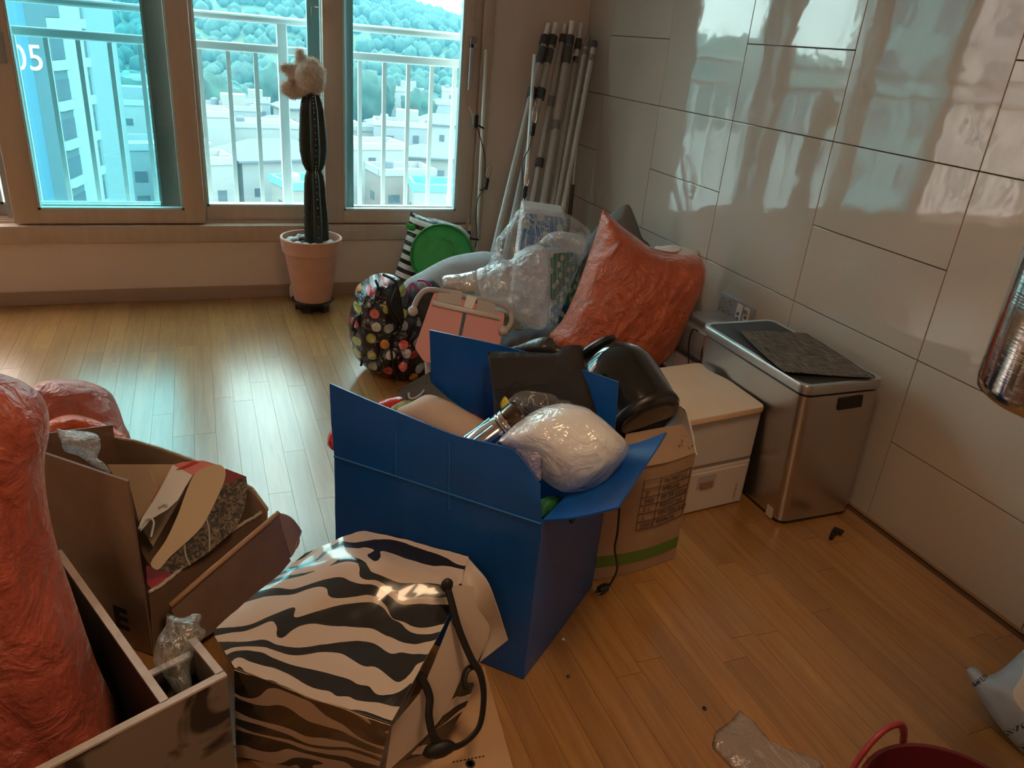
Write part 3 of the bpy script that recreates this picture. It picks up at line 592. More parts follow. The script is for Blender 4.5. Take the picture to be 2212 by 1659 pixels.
def loft(rings, cap=(True, True)):
    m = MB(); V = np.vstack(rings); s_ = len(rings[0]); F = [[i*s_+j, i*s_+(j+1) % s_, (i+1)*s_+(j+1) % s_, (i+1)*s_+j] for i in range(len(rings)-1) for j in range(s_)]
    if cap[0]: F.append(list(range(s_))[::-1])
    if cap[1]: F.append([(len(rings)-1)*s_+j for j in range(s_)])
    return m.add(V, F)
def L3(a, b, t): return np.asarray(a)*(1-t)+np.asarray(b)*t

kraft = mat('kraft_card', (.36, .235, .15), .75, var=.08, vscale=14, bump=.06, bscale=90); kraft_d = mat('kraft_brown', (.20, .115, .075), .7, var=.10, vscale=14, bump=.06, bscale=90); kraft_in = mat('kraft_light', (.50, .34, .22), .75, var=.06, vscale=10); torn = mat('torn_card', (.50, .40, .31), .9, bump=.5, bscale=180)
ink = mat('print_ink', (.035, .028, .025), .7); black = mat('black_plastic', (.012, .012, .013), .35); blackcloth = mat('black_cloth', (.014, .013, .014), .75, bump=.3, bscale=300)
grey_tube = mat('grey_tube', (.44, .42, .40), .42, var=.05, vscale=60); grey_dark = mat('grey_clamp', (.075, .075, .08), .45); greycap = mat('grey_cap', (.22, .22, .225), .45); white_pl = mat('white_plastic', (.80, .78, .75), .4)
clear = film('clear_film', body=.03, bscale=11, rough=.07); milky = film('milky_film', (.88, .95, 1), body=.34, bscale=13, rough=.1, bump=1, crease=.2); frosty = film('frosty_film', body=.45, bscale=12, bump=.8, rough=.14, col=(.97, .96, .98), crease=.05)

# ================================================================== CACTUS
c = np.array([-1.60, -.235, 0]); t = thing('potted_cactus', 'tall dark green columnar cactus in a terracotta pot by the window', 'cactus', c)
stand = MB().lathe([(.085, .012), (.092, .03), (.112, .052), (.116, .058), (.108, .06), (.09, .058)], c)
for k in range(5): a = k*1.257+.4; stand.box((-.02, -.012, 0), (.02, .012, .03), M=rot_axes(a+1.57), c=c+np.array([.08*math.cos(a), .08*math.sin(a), 0]))
autosmooth(stand.build('plant_stand', black, t))
terra = mat('terracotta', (.58, .30, .225), .6, var=.06, vscale=12)
autosmooth(MB().lathe([(.08, .058), (.098, .06), (.139, .315), (.141, .32), (.150, .325), (.160, .398), (.157, .403), (.148, .402), (.143, .345), (.12, .34)], c, seg=48).build('pot', terra, t))
MB().lathe([(.145, .352), (.1, .362), (.02, .365)], c).build('soil', mat('soil', (.07, .05, .04), .9), t)
pc = [mat('pebble_grey', (.34, .36, .37), .5), mat('pebble_pale', (.55, .56, .55), .5), mat('pebble_tan', (.46, .37, .29), .5)]
rr = random.Random(3)
for k in range(30):
    a = k*2.4; r = .075+.05*rr.random(); s_ = rr.uniform(.014, .026)
    MB().sphere(c+np.array([r*math.cos(a), r*math.sin(a), .37+.006*rr.random()]), s_, 10, 7, (1, 1, .6)).build('pebble', pc[k % 3], t, True)
    ob = t.children[-1]
prof = [(545, 24), (520, 25), (470, 25), (430, 23), (400, 22), (380, 20), (372, 17), (369, 14.5), (365, 18), (352, 24), (325, 28.5), (300, 29), (270, 27), (240, 25), (220, 22), (205, 17), (195, 9), (190, 3)]
V = []; seg = 50; rings_c = []
for py, rp in prof:
    cxp = 684-13*(540-py)/345 if py > 200 else 671; P = at(cxp, py, 1, c[1]); k = ((P-CAM)@CF)/FPX; r = rp*k; rings_c.append((P, r))
    for j in range(seg):
        a = 2*math.pi*j/seg; q = abs(math.cos(2.5*a+.55)); V.append(P+r*(.62+.46*q**.8)*np.array([math.cos(a), math.sin(a), 0]))
F = [[i*seg+j, i*seg+(j+1) % seg, (i+1)*seg+(j+1) % seg, (i+1)*seg+j] for i in range(len(prof)-1) for j in range(seg)]+[[(len(prof)-1)*seg+j for j in range(seg)]]
mk('stem', V, F, mat('cactus_green', (.010, .020, .012), .5, var=.3, vscale=30), t, True)
ar = MB(); pp = np.array([q[0] for q in rings_c]); pr = np.array([q[1] for q in rings_c])
for rib in range(5):
    a = (rib*math.pi-.55)/2.5
    for k in range(34):
        x = k/34*(len(prof)-2)+.3; P = np.array([np.interp(x, range(len(prof)), pp[:, i]) for i in range(3)]); r = np.interp(x, range(len(prof)), pr)*1.085
        ar.sphere(P+r*np.array([math.cos(a), math.sin(a), 0]), .0028, 5, 4)
ar.build('areoles', mat('areole', (.55, .52, .45), .8), t)
# fuzzy hat on the cactus
hat = MB(); D0 = c[1]-.01
for px, py, r in ((668, 165, 31), (680, 172, 23), (650, 152, 17), (653, 140, 15), (650, 126, 12.5), (647, 114, 9), (622, 149, 12), (613, 147, 9), (634, 162, 14), (640, 150, 12), (622, 190, 16), (633, 199, 15), (652, 192, 18), (684, 186, 16), (688, 155, 15), (673, 143, 18)):
    P = at(px, py, 1, D0-(.02 if px > 655 else -.01)); k = ((P-CAM)@CF)/FPX; hat.sphere(P, r*k, 14, 10)
V, F, N = voxel(hat, .006, 8)
ht = thing('plush_hat', 'fuzzy beige plush hat sitting on top of the cactus', 'hat', (V[:, 0].mean(), V[:, 1].mean(), V[:, 2].min()))
fuz = mat('plush_beige', (.60, .46, .37), .95, sheen=1, var=.25, vscale=60); mk('body', V, F, fuz, ht, True)
fm = MB(); FV = []; FF = []
for k in range(9000):
    i = rng.integers(len(V)); d = nrm(N[i]+rng.normal(0, .45, 3)); p = V[i]+rng.normal(0, .002, 3); s_ = nrm(np.cross(d, rng.normal(0, 1, 3)))*.0007; l = rng.uniform(.007, .014); q = len(FV); FV += [p-s_, p+s_, p+d*l]; FF.append([q, q+1, q+2])
tag(mk('fur', FV, FF, mat('plush_fur', (.76, .62, .52), .9, sheen=.6), ht), kind='stuff')
P = at(632, 632, 2, .05); pillow('tissue', [(626, 616), (634, 616), (636, 628), (639, 640), (632, 644), (626, 638)], P, (-.2, -1, .2), .01, .008, mat('tissue_white', (.75, .62, .55), .9), res=.004, wr=.004, ws=40); tag(COL.objects[-1], 'crumpled pale tissue stuck beside the terracotta pot', 'tissue')

# ================================================================== LIGHT-BULB POLES
bulb_m = glass_tint('bulb_glass', (.97, .93, .86), .10); amber = mat('filament', (.75, .33, .10), .4)
def bulb(P, d, sc, t):
    d = nrm(d); so_ = MB().lathe([(.010, -.02), (.012, 0), (.012, .04), (.010, .045)], P, d, 14).build('socket', black, t); autosmooth(so_)
    MB().lathe([(.009, .043), (.013, .055), (.017, .075), (.016, .09), (.009, .115), (.004, .13), (.0035, .14), (.001, .148)], P, d, 16).build('bulb', bulb_m, t, True)
    MB().tube([P+d*.05, P+d*.065+np.array([.006, 0, 0]), P+d*.10+np.array([.004, 0, 0]), P+d*.10-np.array([.004, 0, 0]), P+d*.065-np.array([.006, 0, 0])], .0022, 6).build('filament', amber, t)
def light_pole(tp, bp, y0, y1, items, label, wire):
    A = at(*tp, 1, y0); B = at(*bp, 1, y1); B2 = A+(B-A)*(A[2]/(A[2]-B[2])); t = thing('bulb_pole', label, 'light pole', B2, 'white poles carrying candle bulbs')
    MB().tube([B2+np.array([0, 0, .003]), A], .0095, 12).build('pole', white_pl, t, True)
    for (px, py, d, has) in items:
        yy = np.interp(py, (tp[1], bp[1]), (y0, y1)); P = at(px, py, 1, yy-.03); s = (py-tp[1])/(bp[1]-tp[1]); Q = A+(B-A)*s
        MB().tube([Q+np.array([.0, .02, 0]), Q+np.array([0, -.02, 0]), P], .005, 8).build('clip', black, t)
        if has: bulb(P, d, 1, t)
        else:
            MB().lathe([(.012, -.02), (.013, 0), (.013, .045), (.011, .05)], P, nrm(d), 14).build('socket', black, t); MB().tube([P+np.array([-.02, -.01, .0]), P+np.array([-.03, -.01, .06]), P+np.array([-.05, -.01, .09])], .0015, 5).build('wire_clip', white_pl, t)
    MB().tube(spline([at(px, py, 1, np.interp(py, (tp[1], bp[1]), (y0, y1))-.025) for px, py in wire], 8), .0028, 6).build('cable', black, t, True)
light_pole((1050, 107), (1030, 530), -.05, -.14, ((1028, 268, (0, 0, 1), 0), (1050, 402, (.12, 0, 1), 1), (1013, 515, (-.1, 0, 1), 1)), 'white bulb pole leaning beside the window lock', [(1030, 272), (1046, 330), (1048, 370), (1047, 405), (1032, 430), (1028, 470), (1030, 510), (1026, 535)])
light_pole((1155, 118), (1133, 440), -.26, -.52, ((1151, 285, (0, 0, 1), 1), (1133, 420, (.05, 0, 1), 1)), 'white bulb pole leaning in front of the grey poles', [(1151, 290), (1143, 320), (1129, 350), (1128, 385), (1133, 428), (1132, 455)])
# ================================================================== GREY POLES IN THE CORNER
def cyl(a, b, r0, r1, name, m, t, seg=16): return MB().tube([a, b], [r0, r1], seg).build(name, m, t, True)
def zz(x, y): return 950+x/3.071, 20+y/3.071
def gpole(pts, r, y0, y1, caps, label, dx=0, tip=True):
    a = at(*zz(*pts[0]), 1, y0); b = at(*zz(*pts[1]), 1, y1); e = a+(b-a)*(a[2]/(a[2]-b[2])); e[2] = .002; t = thing('grey_pole', label, 'pole', e, 'grey telescopic poles leaning in the corner'); d = nrm(a-e); Lp = np.linalg.norm(a-e)
    def q(yz): # point along the pole at zoomed picture height
        s_ = (yz-pts[0][1])/(pts[1][1]-pts[0][1]); return a+(b-a)*s_
    top = q(caps[0][1]) if caps else a
    autosmooth(MB().tube([e, top], r, 16).build('tube', grey_tube, t))
    if tip: autosmooth(MB().tube([top, a], r*.78, 14).build('inner_tube', white_pl, t))
    for kind, ya, yb in caps:
        A, B = q(ya), q(yb)
        if kind == 'ring':
            m = MB(); n_ = 4
            for k in range(n_): m.tube([L3(A, B, k/n_), L3(A, B, (k+.62)/n_)], r*1.55, 14)
            m.tube([A, B], r*1.25, 12); m.build('ribbed_clamp', grey_dark, t)
        elif kind == 'cap': autosmooth(MB().tube([A, L3(A, B, .3), B], [r*1.15, r*1.35, r*1.2], 14).build('collar', grey_dark, t)); 
        elif kind == 'grey': autosmooth(MB().tube([A, B], [r*1.15, r*1.15], 14).build('collar', greycap, t))
        elif kind == 'hook':
            autosmooth(MB().tube([A, B], [r*1.2, r*1.2], 14).build('collar', greycap, t)); M_ = L3(A, B, .5)
            MB().tube([M_+np.array([-.03+.022*math.cos(x)-.0, -.012, .022*math.sin(x)]) for x in np.linspace(.2, -3.6, 12)], .005, 8).build('hook', greycap, t, True)
        elif kind == 'knob': M_ = L3(A, B, .5); MB().sphere(M_+np.array([-r, -r, 0]), .012, 10, 8).build('knob', grey_dark, t, True)
gpole([(722, 95), (395, 1450)], .0165, -.07, -.40, [('ring', 235, 172), ('cap', 358, 250), ('knob', 300, 290), ('ring', 580, 515)], 'leftmost grey pole with ribbed clamps leaning in the corner')
gpole([(768, 92), (490, 1380)], .0185, -.06, -.36, [('ring', 240, 172), ('cap', 355, 262), ('knob', 300, 290), ('ring', 592, 520)], 'second grey pole from the left with ribbed clamps')
gpole([(835, 100), (605, 1320)], .0165, -.03, -.28, [('cap', 220, 168), ('grey', 640, 570), ('ring', 1042, 980)], 'shaded grey pole between the clamped poles')
gpole([(880, 80), (680, 1330)], .0205, -.09, -.34, [('cap', 235, 172), ('cap', 352, 240), ('hook', 785, 728)], 'tallest grey pole with a hook clip halfway up')
gpole([(940, 95), (738, 1340)], .0145, -.06, -.33, [('grey', 355, 310), ('knob', 330, 310), ('cap', 262, 195)], 'slim grey pole right of the hooked pole')
gpole([(982, 178), (770, 1340)], .0140, -.17, -.41, [('grey', 250, 182), ('grey', 300, 265)], 'slim grey pole with taped collar, second from right', tip=False)
gpole([(1028, 210), (815, 1345)], .0140, -.24, -.47, [('cap', 255, 212), ('grey', 340, 300)], 'rightmost grey pole standing by the tiled wall', tip=False)
a = at(*zz(945, 560), 1, -.06); b = at(*zz(868, 1310), 1, -.2); e = a+(b-a)*(a[2]/(a[2]-b[2])); t = thing('flat_stick', 'thin white flat stick with a black end behind the rightmost grey pole', 'stick', e)
MB().tube([b+(b-a)*-.18, a], .008, 8, flat=.4).build('strip', white_pl, t); MB().tube([e, b+(a-b)*.2], .011, 10).build('black_grip', black, t)

# ================================================================== CORNER HEAP
def Z6(*pts): return [(740+x/3.95, 430+y/3.95) for x, y in pts]
def Z7(*pts): return [(1000+x/3.95, 430+y/3.95) for x, y in pts]
def Z8(*pts): return [(690+x/2.731, 690+y/2.731) for x, y in pts]
t = thing('striped_bag', 'black and white striped storage bag standing under the window', 'bag', (-.93, -.22, 0))
st = stripes('bw_stripes', (.02, .02, .022), (.72, .71, .70), 19.5, .30, .46)
pillow('body', Z6((580, 108), (700, 158), (900, 198), (1010, 232), (1080, 300), (1100, 420), (1060, 900), (300, 900), (440, 660), (500, 480), (560, 250)), (-.93, -.22, .3), (-.1, -1, .1), .06, .07, st, t, wr=.006, ws=9, edge=.05, sharp=True)
pillow('green_tab', Z6((535, 215), (560, 205), (620, 235), (615, 270), (560, 262)), (-.93, -.29, .3), (-.1, -1, .1), .008, .008, mat('green_web', (.05, .42, .08), .5), t, res=.006)
pillow('clear_lining', Z6((700, 150), (900, 195), (1040, 260), (1090, 320), (1000, 300), (860, 230)), (-.93, -.28, .3), (-.1, -1, .2), .01, .01, milky, t, res=.008, wr=.004)
P = at(955, 553, 1, -.42); n = nrm((-.22, -1, .38)); e1 = nrm(np.cross((0, 0, 1), n)); e2 = np.cross(n, e1); t = thing('green_hoop', 'round green fabric hoop leaning on the striped bag', 'toy', P-np.array([0, 0, .17]))
gm = mat('green_fabric', (.012, .30, .055), .5, sheen=.2, var=.12, vscale=20); gd = mat('green_piping', (.01, .22, .04), .5)
circ = [P+.168*(math.cos(a)*e1+math.sin(a)*e2) for a in np.linspace(0, 6.2832, 40, endpoint=False)]
pillow('fabric', None, P, n, .012, .02, gm, t, raw=circ, wr=.005, ws=8, res=.012); MB().tube(circ, .0065, 8, True).build('rim', gd, t, True)
MB().tube(spline([P+n*.016+u_*e1+v_*e2 for u_, v_ in ((.0, .09), (.05, .07), (.06, .02), (.05, -.06), (-.03, -.06))], 6), .0022, 6).build('seam', gd, t)
pillow('grey_pillow', [(868, 616), (917, 583), (968, 557), (1018, 546), (1058, 544), (1090, 562), (1080, 660), (1040, 740), (900, 735), (865, 680)], at(960, 640, 1, -.72), (-.1, -.85, .35), .08, .10, mat('grey_cotton', (.36, .37, .39), .85, bump=.15, bscale=120, sheen=.3), wr=.012, ws=5, an=2.5, ang=.5); tag(COL.objects[-1], 'long light grey pillow below the green hoop', 'pillow')
# polka dot bag
pd_ = dots('polka_dots', (.016, .014, .018), [(.62, .06, .07), (.72, .30, .06), (.42, .42, .10), (.42, .45, .46), (.75, .15, .15), (.20, .11, .08), (.60, .62, .62)], 15.5, .32)
t = thing('polka_dot_bag', 'black shopping bag with coloured polka dots on the floor', 'bag', (-1.42, -1.12, 0)); n = nrm((-.22, -.95, .12)); P0 = np.array([-1.40, -1.12, .1])
pillow('body', Z6((60, 1180), (55, 1000), (90, 860), (120, 750), (190, 690), (280, 640), (400, 640), (500, 690), (560, 800), (640, 960), (690, 1150), (710, 1400), (700, 1520), (560, 1558), (440, 1538), (230, 1450), (110, 1340)), P0, n, .15, .14, pd_, t, wr=.045, ws=6, res=.010, an=.7)
strapm = mat('black_strap', (.012, .012, .013), .6)
for pts, o_ in (([(280, 690), (330, 860), (200, 960), (110, 1010), (80, 1120)], .13), ([(340, 640), (460, 720), (420, 900), (500, 1080), (420, 1220), (430, 1400), (470, 1540)], .17), ([(90, 1100), (170, 1230), (160, 1420)], .10)):
    Q = spline([onp(*Z6(p)[0], P0+n*o_, n) for p in pts], 8); Q[:, 2] = np.maximum(Q[:, 2], .012); MB().tube(Q, .016, 8, flat=.3).build('strap', strapm, t, True)
pillow('dark_flap', Z6((330, 900), (350, 830), (440, 720), (480, 760), (510, 900), (520, 1060), (420, 1080)), P0+n*.14, n, .03, .02, blackcloth, t, wr=.01, ws=12, res=.01)
MB().lathe([(.009, 0), (.009, .004), (.004, .005)], onp(*Z6((225, 905))[0], P0+n*.16, n), n, 14).build('eyelet', mat('steel_eyelet', (.6, .6, .6), .3, 1), t)
t = thing('backpack', 'black backpack with magenta piping behind the polka dot bag', 'backpack', (-1.25, -.98, 0)); P0 = np.array([-1.2, -1.0, .3]); n = nrm((-.2, -.9, .3))
pillow('body', Z6((540, 900), (555, 740), (640, 690), (740, 680), (830, 745), (860, 900), (840, 1150), (600, 1200)), P0, n, .06, .08, mat('backpack_black', (.03, .028, .035), .6, var=.5, vscale=20), t, wr=.008, ws=10)
mg = mat('magenta_piping', (.62, .04, .25), .4)
for pts in ([(555, 860), (575, 740), (605, 725), (640, 800)], [(640, 695), (700, 700), (760, 745)], [(545, 950), (580, 860), (575, 960)], [(630, 960), (690, 1000), (770, 950)]): MB().tube(spline([onp(*Z6(p)[0], P0+n*.055, n) for p in pts], 6), .005, 7).build('piping', mg, t, True)
pillow('mesh_pocket', Z6((640, 720), (690, 705), (740, 750), (720, 830), (660, 830)), P0+n*.05, n, .02, .02, mat('pocket_grey', (.30, .27, .36), .5), t, res=.008, wr=.006)
# pink folding seat
t0 = at(916, 780, 1, -1.52); n = nrm((-.18, -.86, .48)); P0 = t0; pk = mat('pink_board', (.78, .33, .32), .45); gp_ = mat('hinge_grey', (.45, .42, .41), .4); t = thing('folding_seat', 'pink folding seat boards on a grey hinged tube frame', 'seat', (t0[0]+.15, t0[1], .0))
def pk_panel(pts, nm, m, th, off=0):
    Q = resample(spline(np.array([onp(*p, P0+n*off, n) for p in pts]), 5, True), .006); return autosmooth(MB().slab(Q, th).build(nm, m, t))
def rc(pts, r=.16):
    out = []; k = len(pts)
    for i in range(k):
        a, b, c_ = np.array(pts[i-1], float), np.array(pts[i], float), np.array(pts[(i+1) % k], float); out += [b+(a-b)*r, b+(a-b)*r*.3+(c_-b)*r*.05, b+(c_-b)*r]
    return out
def pk_poly(pts, nm, m, th, off=0):
    return autosmooth(MB().slab([onp(*p, P0+n*off, n) for p in rc(pts, .10)], th).build(nm, m, t))
pk_poly(Z6((778, 800), (1042, 870), (985, 1165), (900, 1440), (690, 1385), (615, 1270)), 'seat_board', pk, .022)
pk_poly(Z6((1078, 880), (1378, 985), (1340, 1230), (1240, 1480), (935, 1450), (1015, 1165)), 'seat_board', pk, .022)
pk_poly(Z6((818, 760), (1018, 790), (1005, 915), (805, 875)), 'hinge_plate', gp_, .012, .016); pk_poly(Z6((1150, 860), (1300, 900), (1285, 1000), (1140, 960)), 'hinge_plate', gp_, .012, .016)
pk_poly(Z6((1060, 825), (1145, 845), (1100, 945), (1030, 925)), 'bracket', white_pl, .014, .024)
for q in ((840, 832), (975, 860), (918, 806), (1185, 900), (1235, 958), (895, 888), (835, 795), (995, 822)): MB().sphere(onp(*Z6(q)[0], P0+n*.018, n), .008, 10, 6, (1, 1, .8)).build('bolt', mat('bolt_steel', (.55, .54, .53), .25, 1), t, True)
MB().tube([onp(*Z6(q)[0], P0+n*.03, n) for q in ((768, 885), (1345, 1015))], .011, 12).build('crossbar', white_pl, t, True)
tb = spline([onp(*Z6(q)[0], P0+n*o_, n) for q, o_ in (((600, 945), .03), ((640, 850), .03), ((700, 785), .03), ((800, 778), .022), ((1030, 830), .014), ((1320, 890), .014), ((1430, 950), .02), ((1440, 1050), .03), ((1395, 1120), .04))], 8)
MB().tube(tb, .0115, 12).build('tube_frame', gp_, t, True)
for q in ((720, 1390), (1250, 1480)):
    p = onp(*Z6(q)[0], P0-n*.012, n); MB().tube([p, np.array([p[0]+.01, p[1]-.03, .002])], .010, 10).build('leg', gp_, t, True)
for q in ((600, 955), (1375, 1125)): MB().sphere(onp(*Z6(q)[0], P0+n*.035, n), .021, 16, 12).build('ball_end', mat('ball_grey', (.58, .54, .52), .4), t, True)
# dark clothes under the wrapped mats
pillow('folded_clothes', Z6((1340, 1200), (1420, 1130), (1500, 1110), (1640, 1100), (1800, 1060), (1900, 1080), (1920, 1200), (1880, 1330), (1500, 1420), (1330, 1340)), at(1150, 740, 1, -1.25), (-.1, -.8, .5), .07, .10, mat('charcoal_cloth', (.085, .085, .09), .85, var=.4, vscale=14), wr=.02, ws=9); tag(COL.objects[-1], 'dark grey folded clothes under the wrapped foam mats', 'clothes')
# foam mats
def mat_pattern(name, base, top, dot, sc):
    m, nt, bs, L = nodes(name); uv = uvnode(nt); v = nt.nodes.new('ShaderNodeTexVoronoi'); v.voronoi_dimensions = '2D'; v.inputs['Scale'].default_value = sc; L(uv, v.inputs['Vector'])
    n1 = nt.nodes.new('ShaderNodeTexNoise'); n1.inputs['Scale'].default_value = sc*.35; L(uv, n1.inputs['Vector']); s = nt.nodes.new('ShaderNodeSeparateXYZ'); L(uv, s.inputs[0])
    up_ = math_(nt, 'GREATER_THAN', math_(nt, 'ADD', s.outputs[1], math_(nt, 'MULTIPLY', n1.outputs['Fac'], .18)), .20); cbase = mixc(nt, up_, base, top)
    g = math_(nt, 'LESS_THAN', v.outputs['Distance'], .27); wv = nt.nodes.new('ShaderNodeTexWave'); wv.inputs['Scale'].default_value = 9; wv.inputs['Distortion'].default_value = 3; L(uv, wv.inputs['Vector'])
    lines = math_(nt, 'MULTIPLY', math_(nt, 'GREATER_THAN', wv.outputs['Fac'], .97), up_); g2 = math_(nt, 'MAXIMUM', g, lines); L(mixc(nt, g2, cbase, dot), bs.inputs['Base Color']); bs.inputs['Roughness'].default_value = .35; return m
mp1 = mat_pattern('mat_print_blue', (.02, .15, .42), (.03, .22, .55), (.55, .66, .60), 11); mp2 = mat_pattern('mat_print_green', (.015, .13, .40), (.04, .32, .30), (.72, .76, .62), 17); foam = mat('foam_white', (.70, .68, .69), .7, var=.05, vscale=30)
def mat_slab(nm, F4, B4, printm, label, face):
    """F4/B4: four corners front / back (tl, tr, br, bl)"""
    t = thing(nm, label, 'play mat', (np.mean([p[0] for p in F4]), np.mean([p[1] for p in F4]), min(p[2] for p in F4+B4)))
    o = MB().hexa([F4[3], F4[2], B4[2], B4[3], F4[0], F4[1], B4[1], B4[0]]).build('core', foam, t); bv = o.modifiers.new('b', 'BEVEL'); bv.width = .012; bv.segments = 3
    Q = np.array(face); nn = nrm(np.cross(Q[1]-Q[0], Q[3]-Q[0])); nn = nn if nn@(CAM-Q[0]) > 0 else -nn; w_ = np.linalg.norm(Q[1]-Q[0]); h_ = np.linalg.norm(Q[3]-Q[0])
    pq = [L3(Q[0], Q[2], .03), L3(Q[1], Q[3], .03), L3(Q[2], Q[0], .03), L3(Q[3], Q[1], .03)]
    mk('printed_cover', [p+nn*.002 for p in pq]+[p-nn*.004 for p in pq], [[0, 1, 2, 3], [7, 6, 5, 4], [0, 4, 5, 1], [1, 5, 6, 2], [2, 6, 7, 3], [3, 7, 4, 0]], printm, t, uv=[(0, h_), (w_, h_), (w_, 0), (0, 0)]*2); return t
F4 = [at(1156, 533, 1, -1.08), at(1187, 543, 1, -1.09), at(1187, 712, 1, -1.09), at(1163, 714, 1, -1.08)]; dv = np.array([.21, .10, -.02])
mat_slab('folded_mat', F4, [p+dv for p in F4], mp2, 'thick folded play mat with white edge and green and blue daisy print', [F4[1], F4[1]+dv, F4[2]+dv, F4[2]])
T4 = [at(1131, 452, 1, -.92), at(1220, 464, 1, -.86), at(1240, 690, 1, -.86), at(1100, 680, 1, -.92)]; bv_ = np.array([.02, .09, .03]); mt = mat_slab('folded_mat', T4, [p+bv_ for p in T4], mp1, 'blue printed play mat standing at the back inside the clear wrap', T4)
X_ = nrm(T4[1]-T4[0]); Y_ = nrm(T4[0]-T4[3]); Z_ = np.cross(X_, Y_)
text('letters', 'KIL', (X_, Y_, Z_, at(1152, 488, 1, -.91)+Z_*.006), .05, mat('pale_print', (.50, .66, .70), .5), mt, .001)
# clear wrap
t = thing('clear_wrap', 'large clear plastic wrap bunched around the folded play mats', 'plastic wrap', (-.75, -1.1, .1))
pillow('cover', Z7((500, 75), (700, 95), (880, 120), (1000, 200), (1085, 280), (1060, 460), (1000, 560), (900, 800), (760, 1130), (640, 1140), (520, 1110), (430, 1020), (330, 960), (200, 960), (90, 820), (100, 620), (210, 560), (260, 420), (280, 350), (400, 200)), at(1130, 600, 1, -1.13), (-.15, -.92, .35), .06, .16, clear, t, wr=.03, ws=6, res=.012, zmin=.02)
pillow('bunch', Z7((120, 610), (250, 560), (270, 500), (400, 520), (470, 450), (600, 390), (690, 400), (725, 480), (730, 700), (735, 1000), (690, 1110), (560, 1100), (430, 1010), (310, 960), (180, 940), (90, 800)), at(1100, 630, 1, -1.24), (-.2, -.9, .4), .05, .04, milky, t, wr=.034, ws=8, res=.010, zmin=.02)
pillow('loose_corner', Z7((650, 380), (740, 290), (880, 280), (1050, 330), (1060, 460), (1010, 490), (900, 440), (740, 400)), at(1210, 525, 1, -1.12), (-.1, -.9, .4), .03, .03, milky, t, wr=.02, ws=10, res=.010)
pillow('foil_bag', Z6((845, 660), (900, 648), (1000, 640), (1140, 610), (1200, 700), (1180, 800), (1030, 800), (950, 775), (860, 765)), at(990, 612, 1, -1.18), (-.2, -.85, .5), .02, .05, mat('silver_foil', (.74, .75, .77), .2, .35, bump=.8, bscale=22), wr=.022, ws=11, res=.008, sharp=True); tag(COL.objects[-1], 'crumpled silver foil bag behind the pink seat', 'foil bag')
# orange sacks
or1 = sackm('sack_orange', (.52, .11, .042))
t = thing('woven_sack', 'tall orange woven sack leaning against the tiled wall', 'sack', (-.45, -1.64, 0)); P0 = np.array([-.45, -1.63, .3]); n = nrm((-.30, -.93, .22))
pillow('body', Z7((1195, 90), (1215, 100), (1340, 220), (1500, 340), (1580, 400), (1700, 440), (1880, 465), (2020, 490), (2055, 560), (2070, 640), (2030, 800), (1950, 960), (1880, 1130), (1790, 1300), (1700, 1400), (1560, 1460), (1350, 1480), (900, 1400), (730, 1200), (850, 1030), (960, 800), (1060, 520), (1130, 320), (1165, 200)), P0, n, .17, .13, or1, t, wr=.034, ws=7, an=4.5, ang=1.0, res=.009)
MB().tube([onp(*q, P0+n*.03, n) for q in Z7((1165, 180), (1240, 175), (1380, 300), (1500, 370), (1590, 415), (1620, 420))], .0022, 6).build('drawstring', mat('string_white', (.75, .68, .62), .7), t, True)
for q in range(5): pts = [(1620+q*9, 420+q*3), (1720+q*22, 450+q*2), (1830+q*10, 470-q*12)]; MB().tube(spline([onp(*z_, P0+n*.02, n) for z_ in Z7(*pts)], 5), .0012, 5).build('loose_thread', MATS['sack_orange'], t, True)
pillow('grey_cushion', [(1262, 545), (1290, 490), (1322, 460), (1346, 444), (1354, 441), (1362, 447), (1376, 480), (1388, 515), (1410, 545), (1450, 700), (1400, 740), (1260, 700)], (-.22, -1.18, .5), (-.55, -.8, .2), .07, .06, mat('slate_cushion', (.15, .15, .15), .85, bump=.12, bscale=150), wr=.006, ws=8); tag(COL.objects[-1], 'dark grey cushion corner poking up behind the orange sack', 'cushion')
pillow('white_cloth', [(1412, 540), (1430, 532), (1455, 529), (1480, 535), (1508, 541), (1512, 552), (1500, 600), (1490, 690), (1440, 700), (1420, 620)], (-.14, -1.42, .4), (-.45, -.85, .3), .03, .03, mat('white_cotton', (.72, .70, .69), .85), wr=.008, ws=12); tag(COL.objects[-1], 'white cloth showing above the right shoulder of the orange sack', 'cloth')
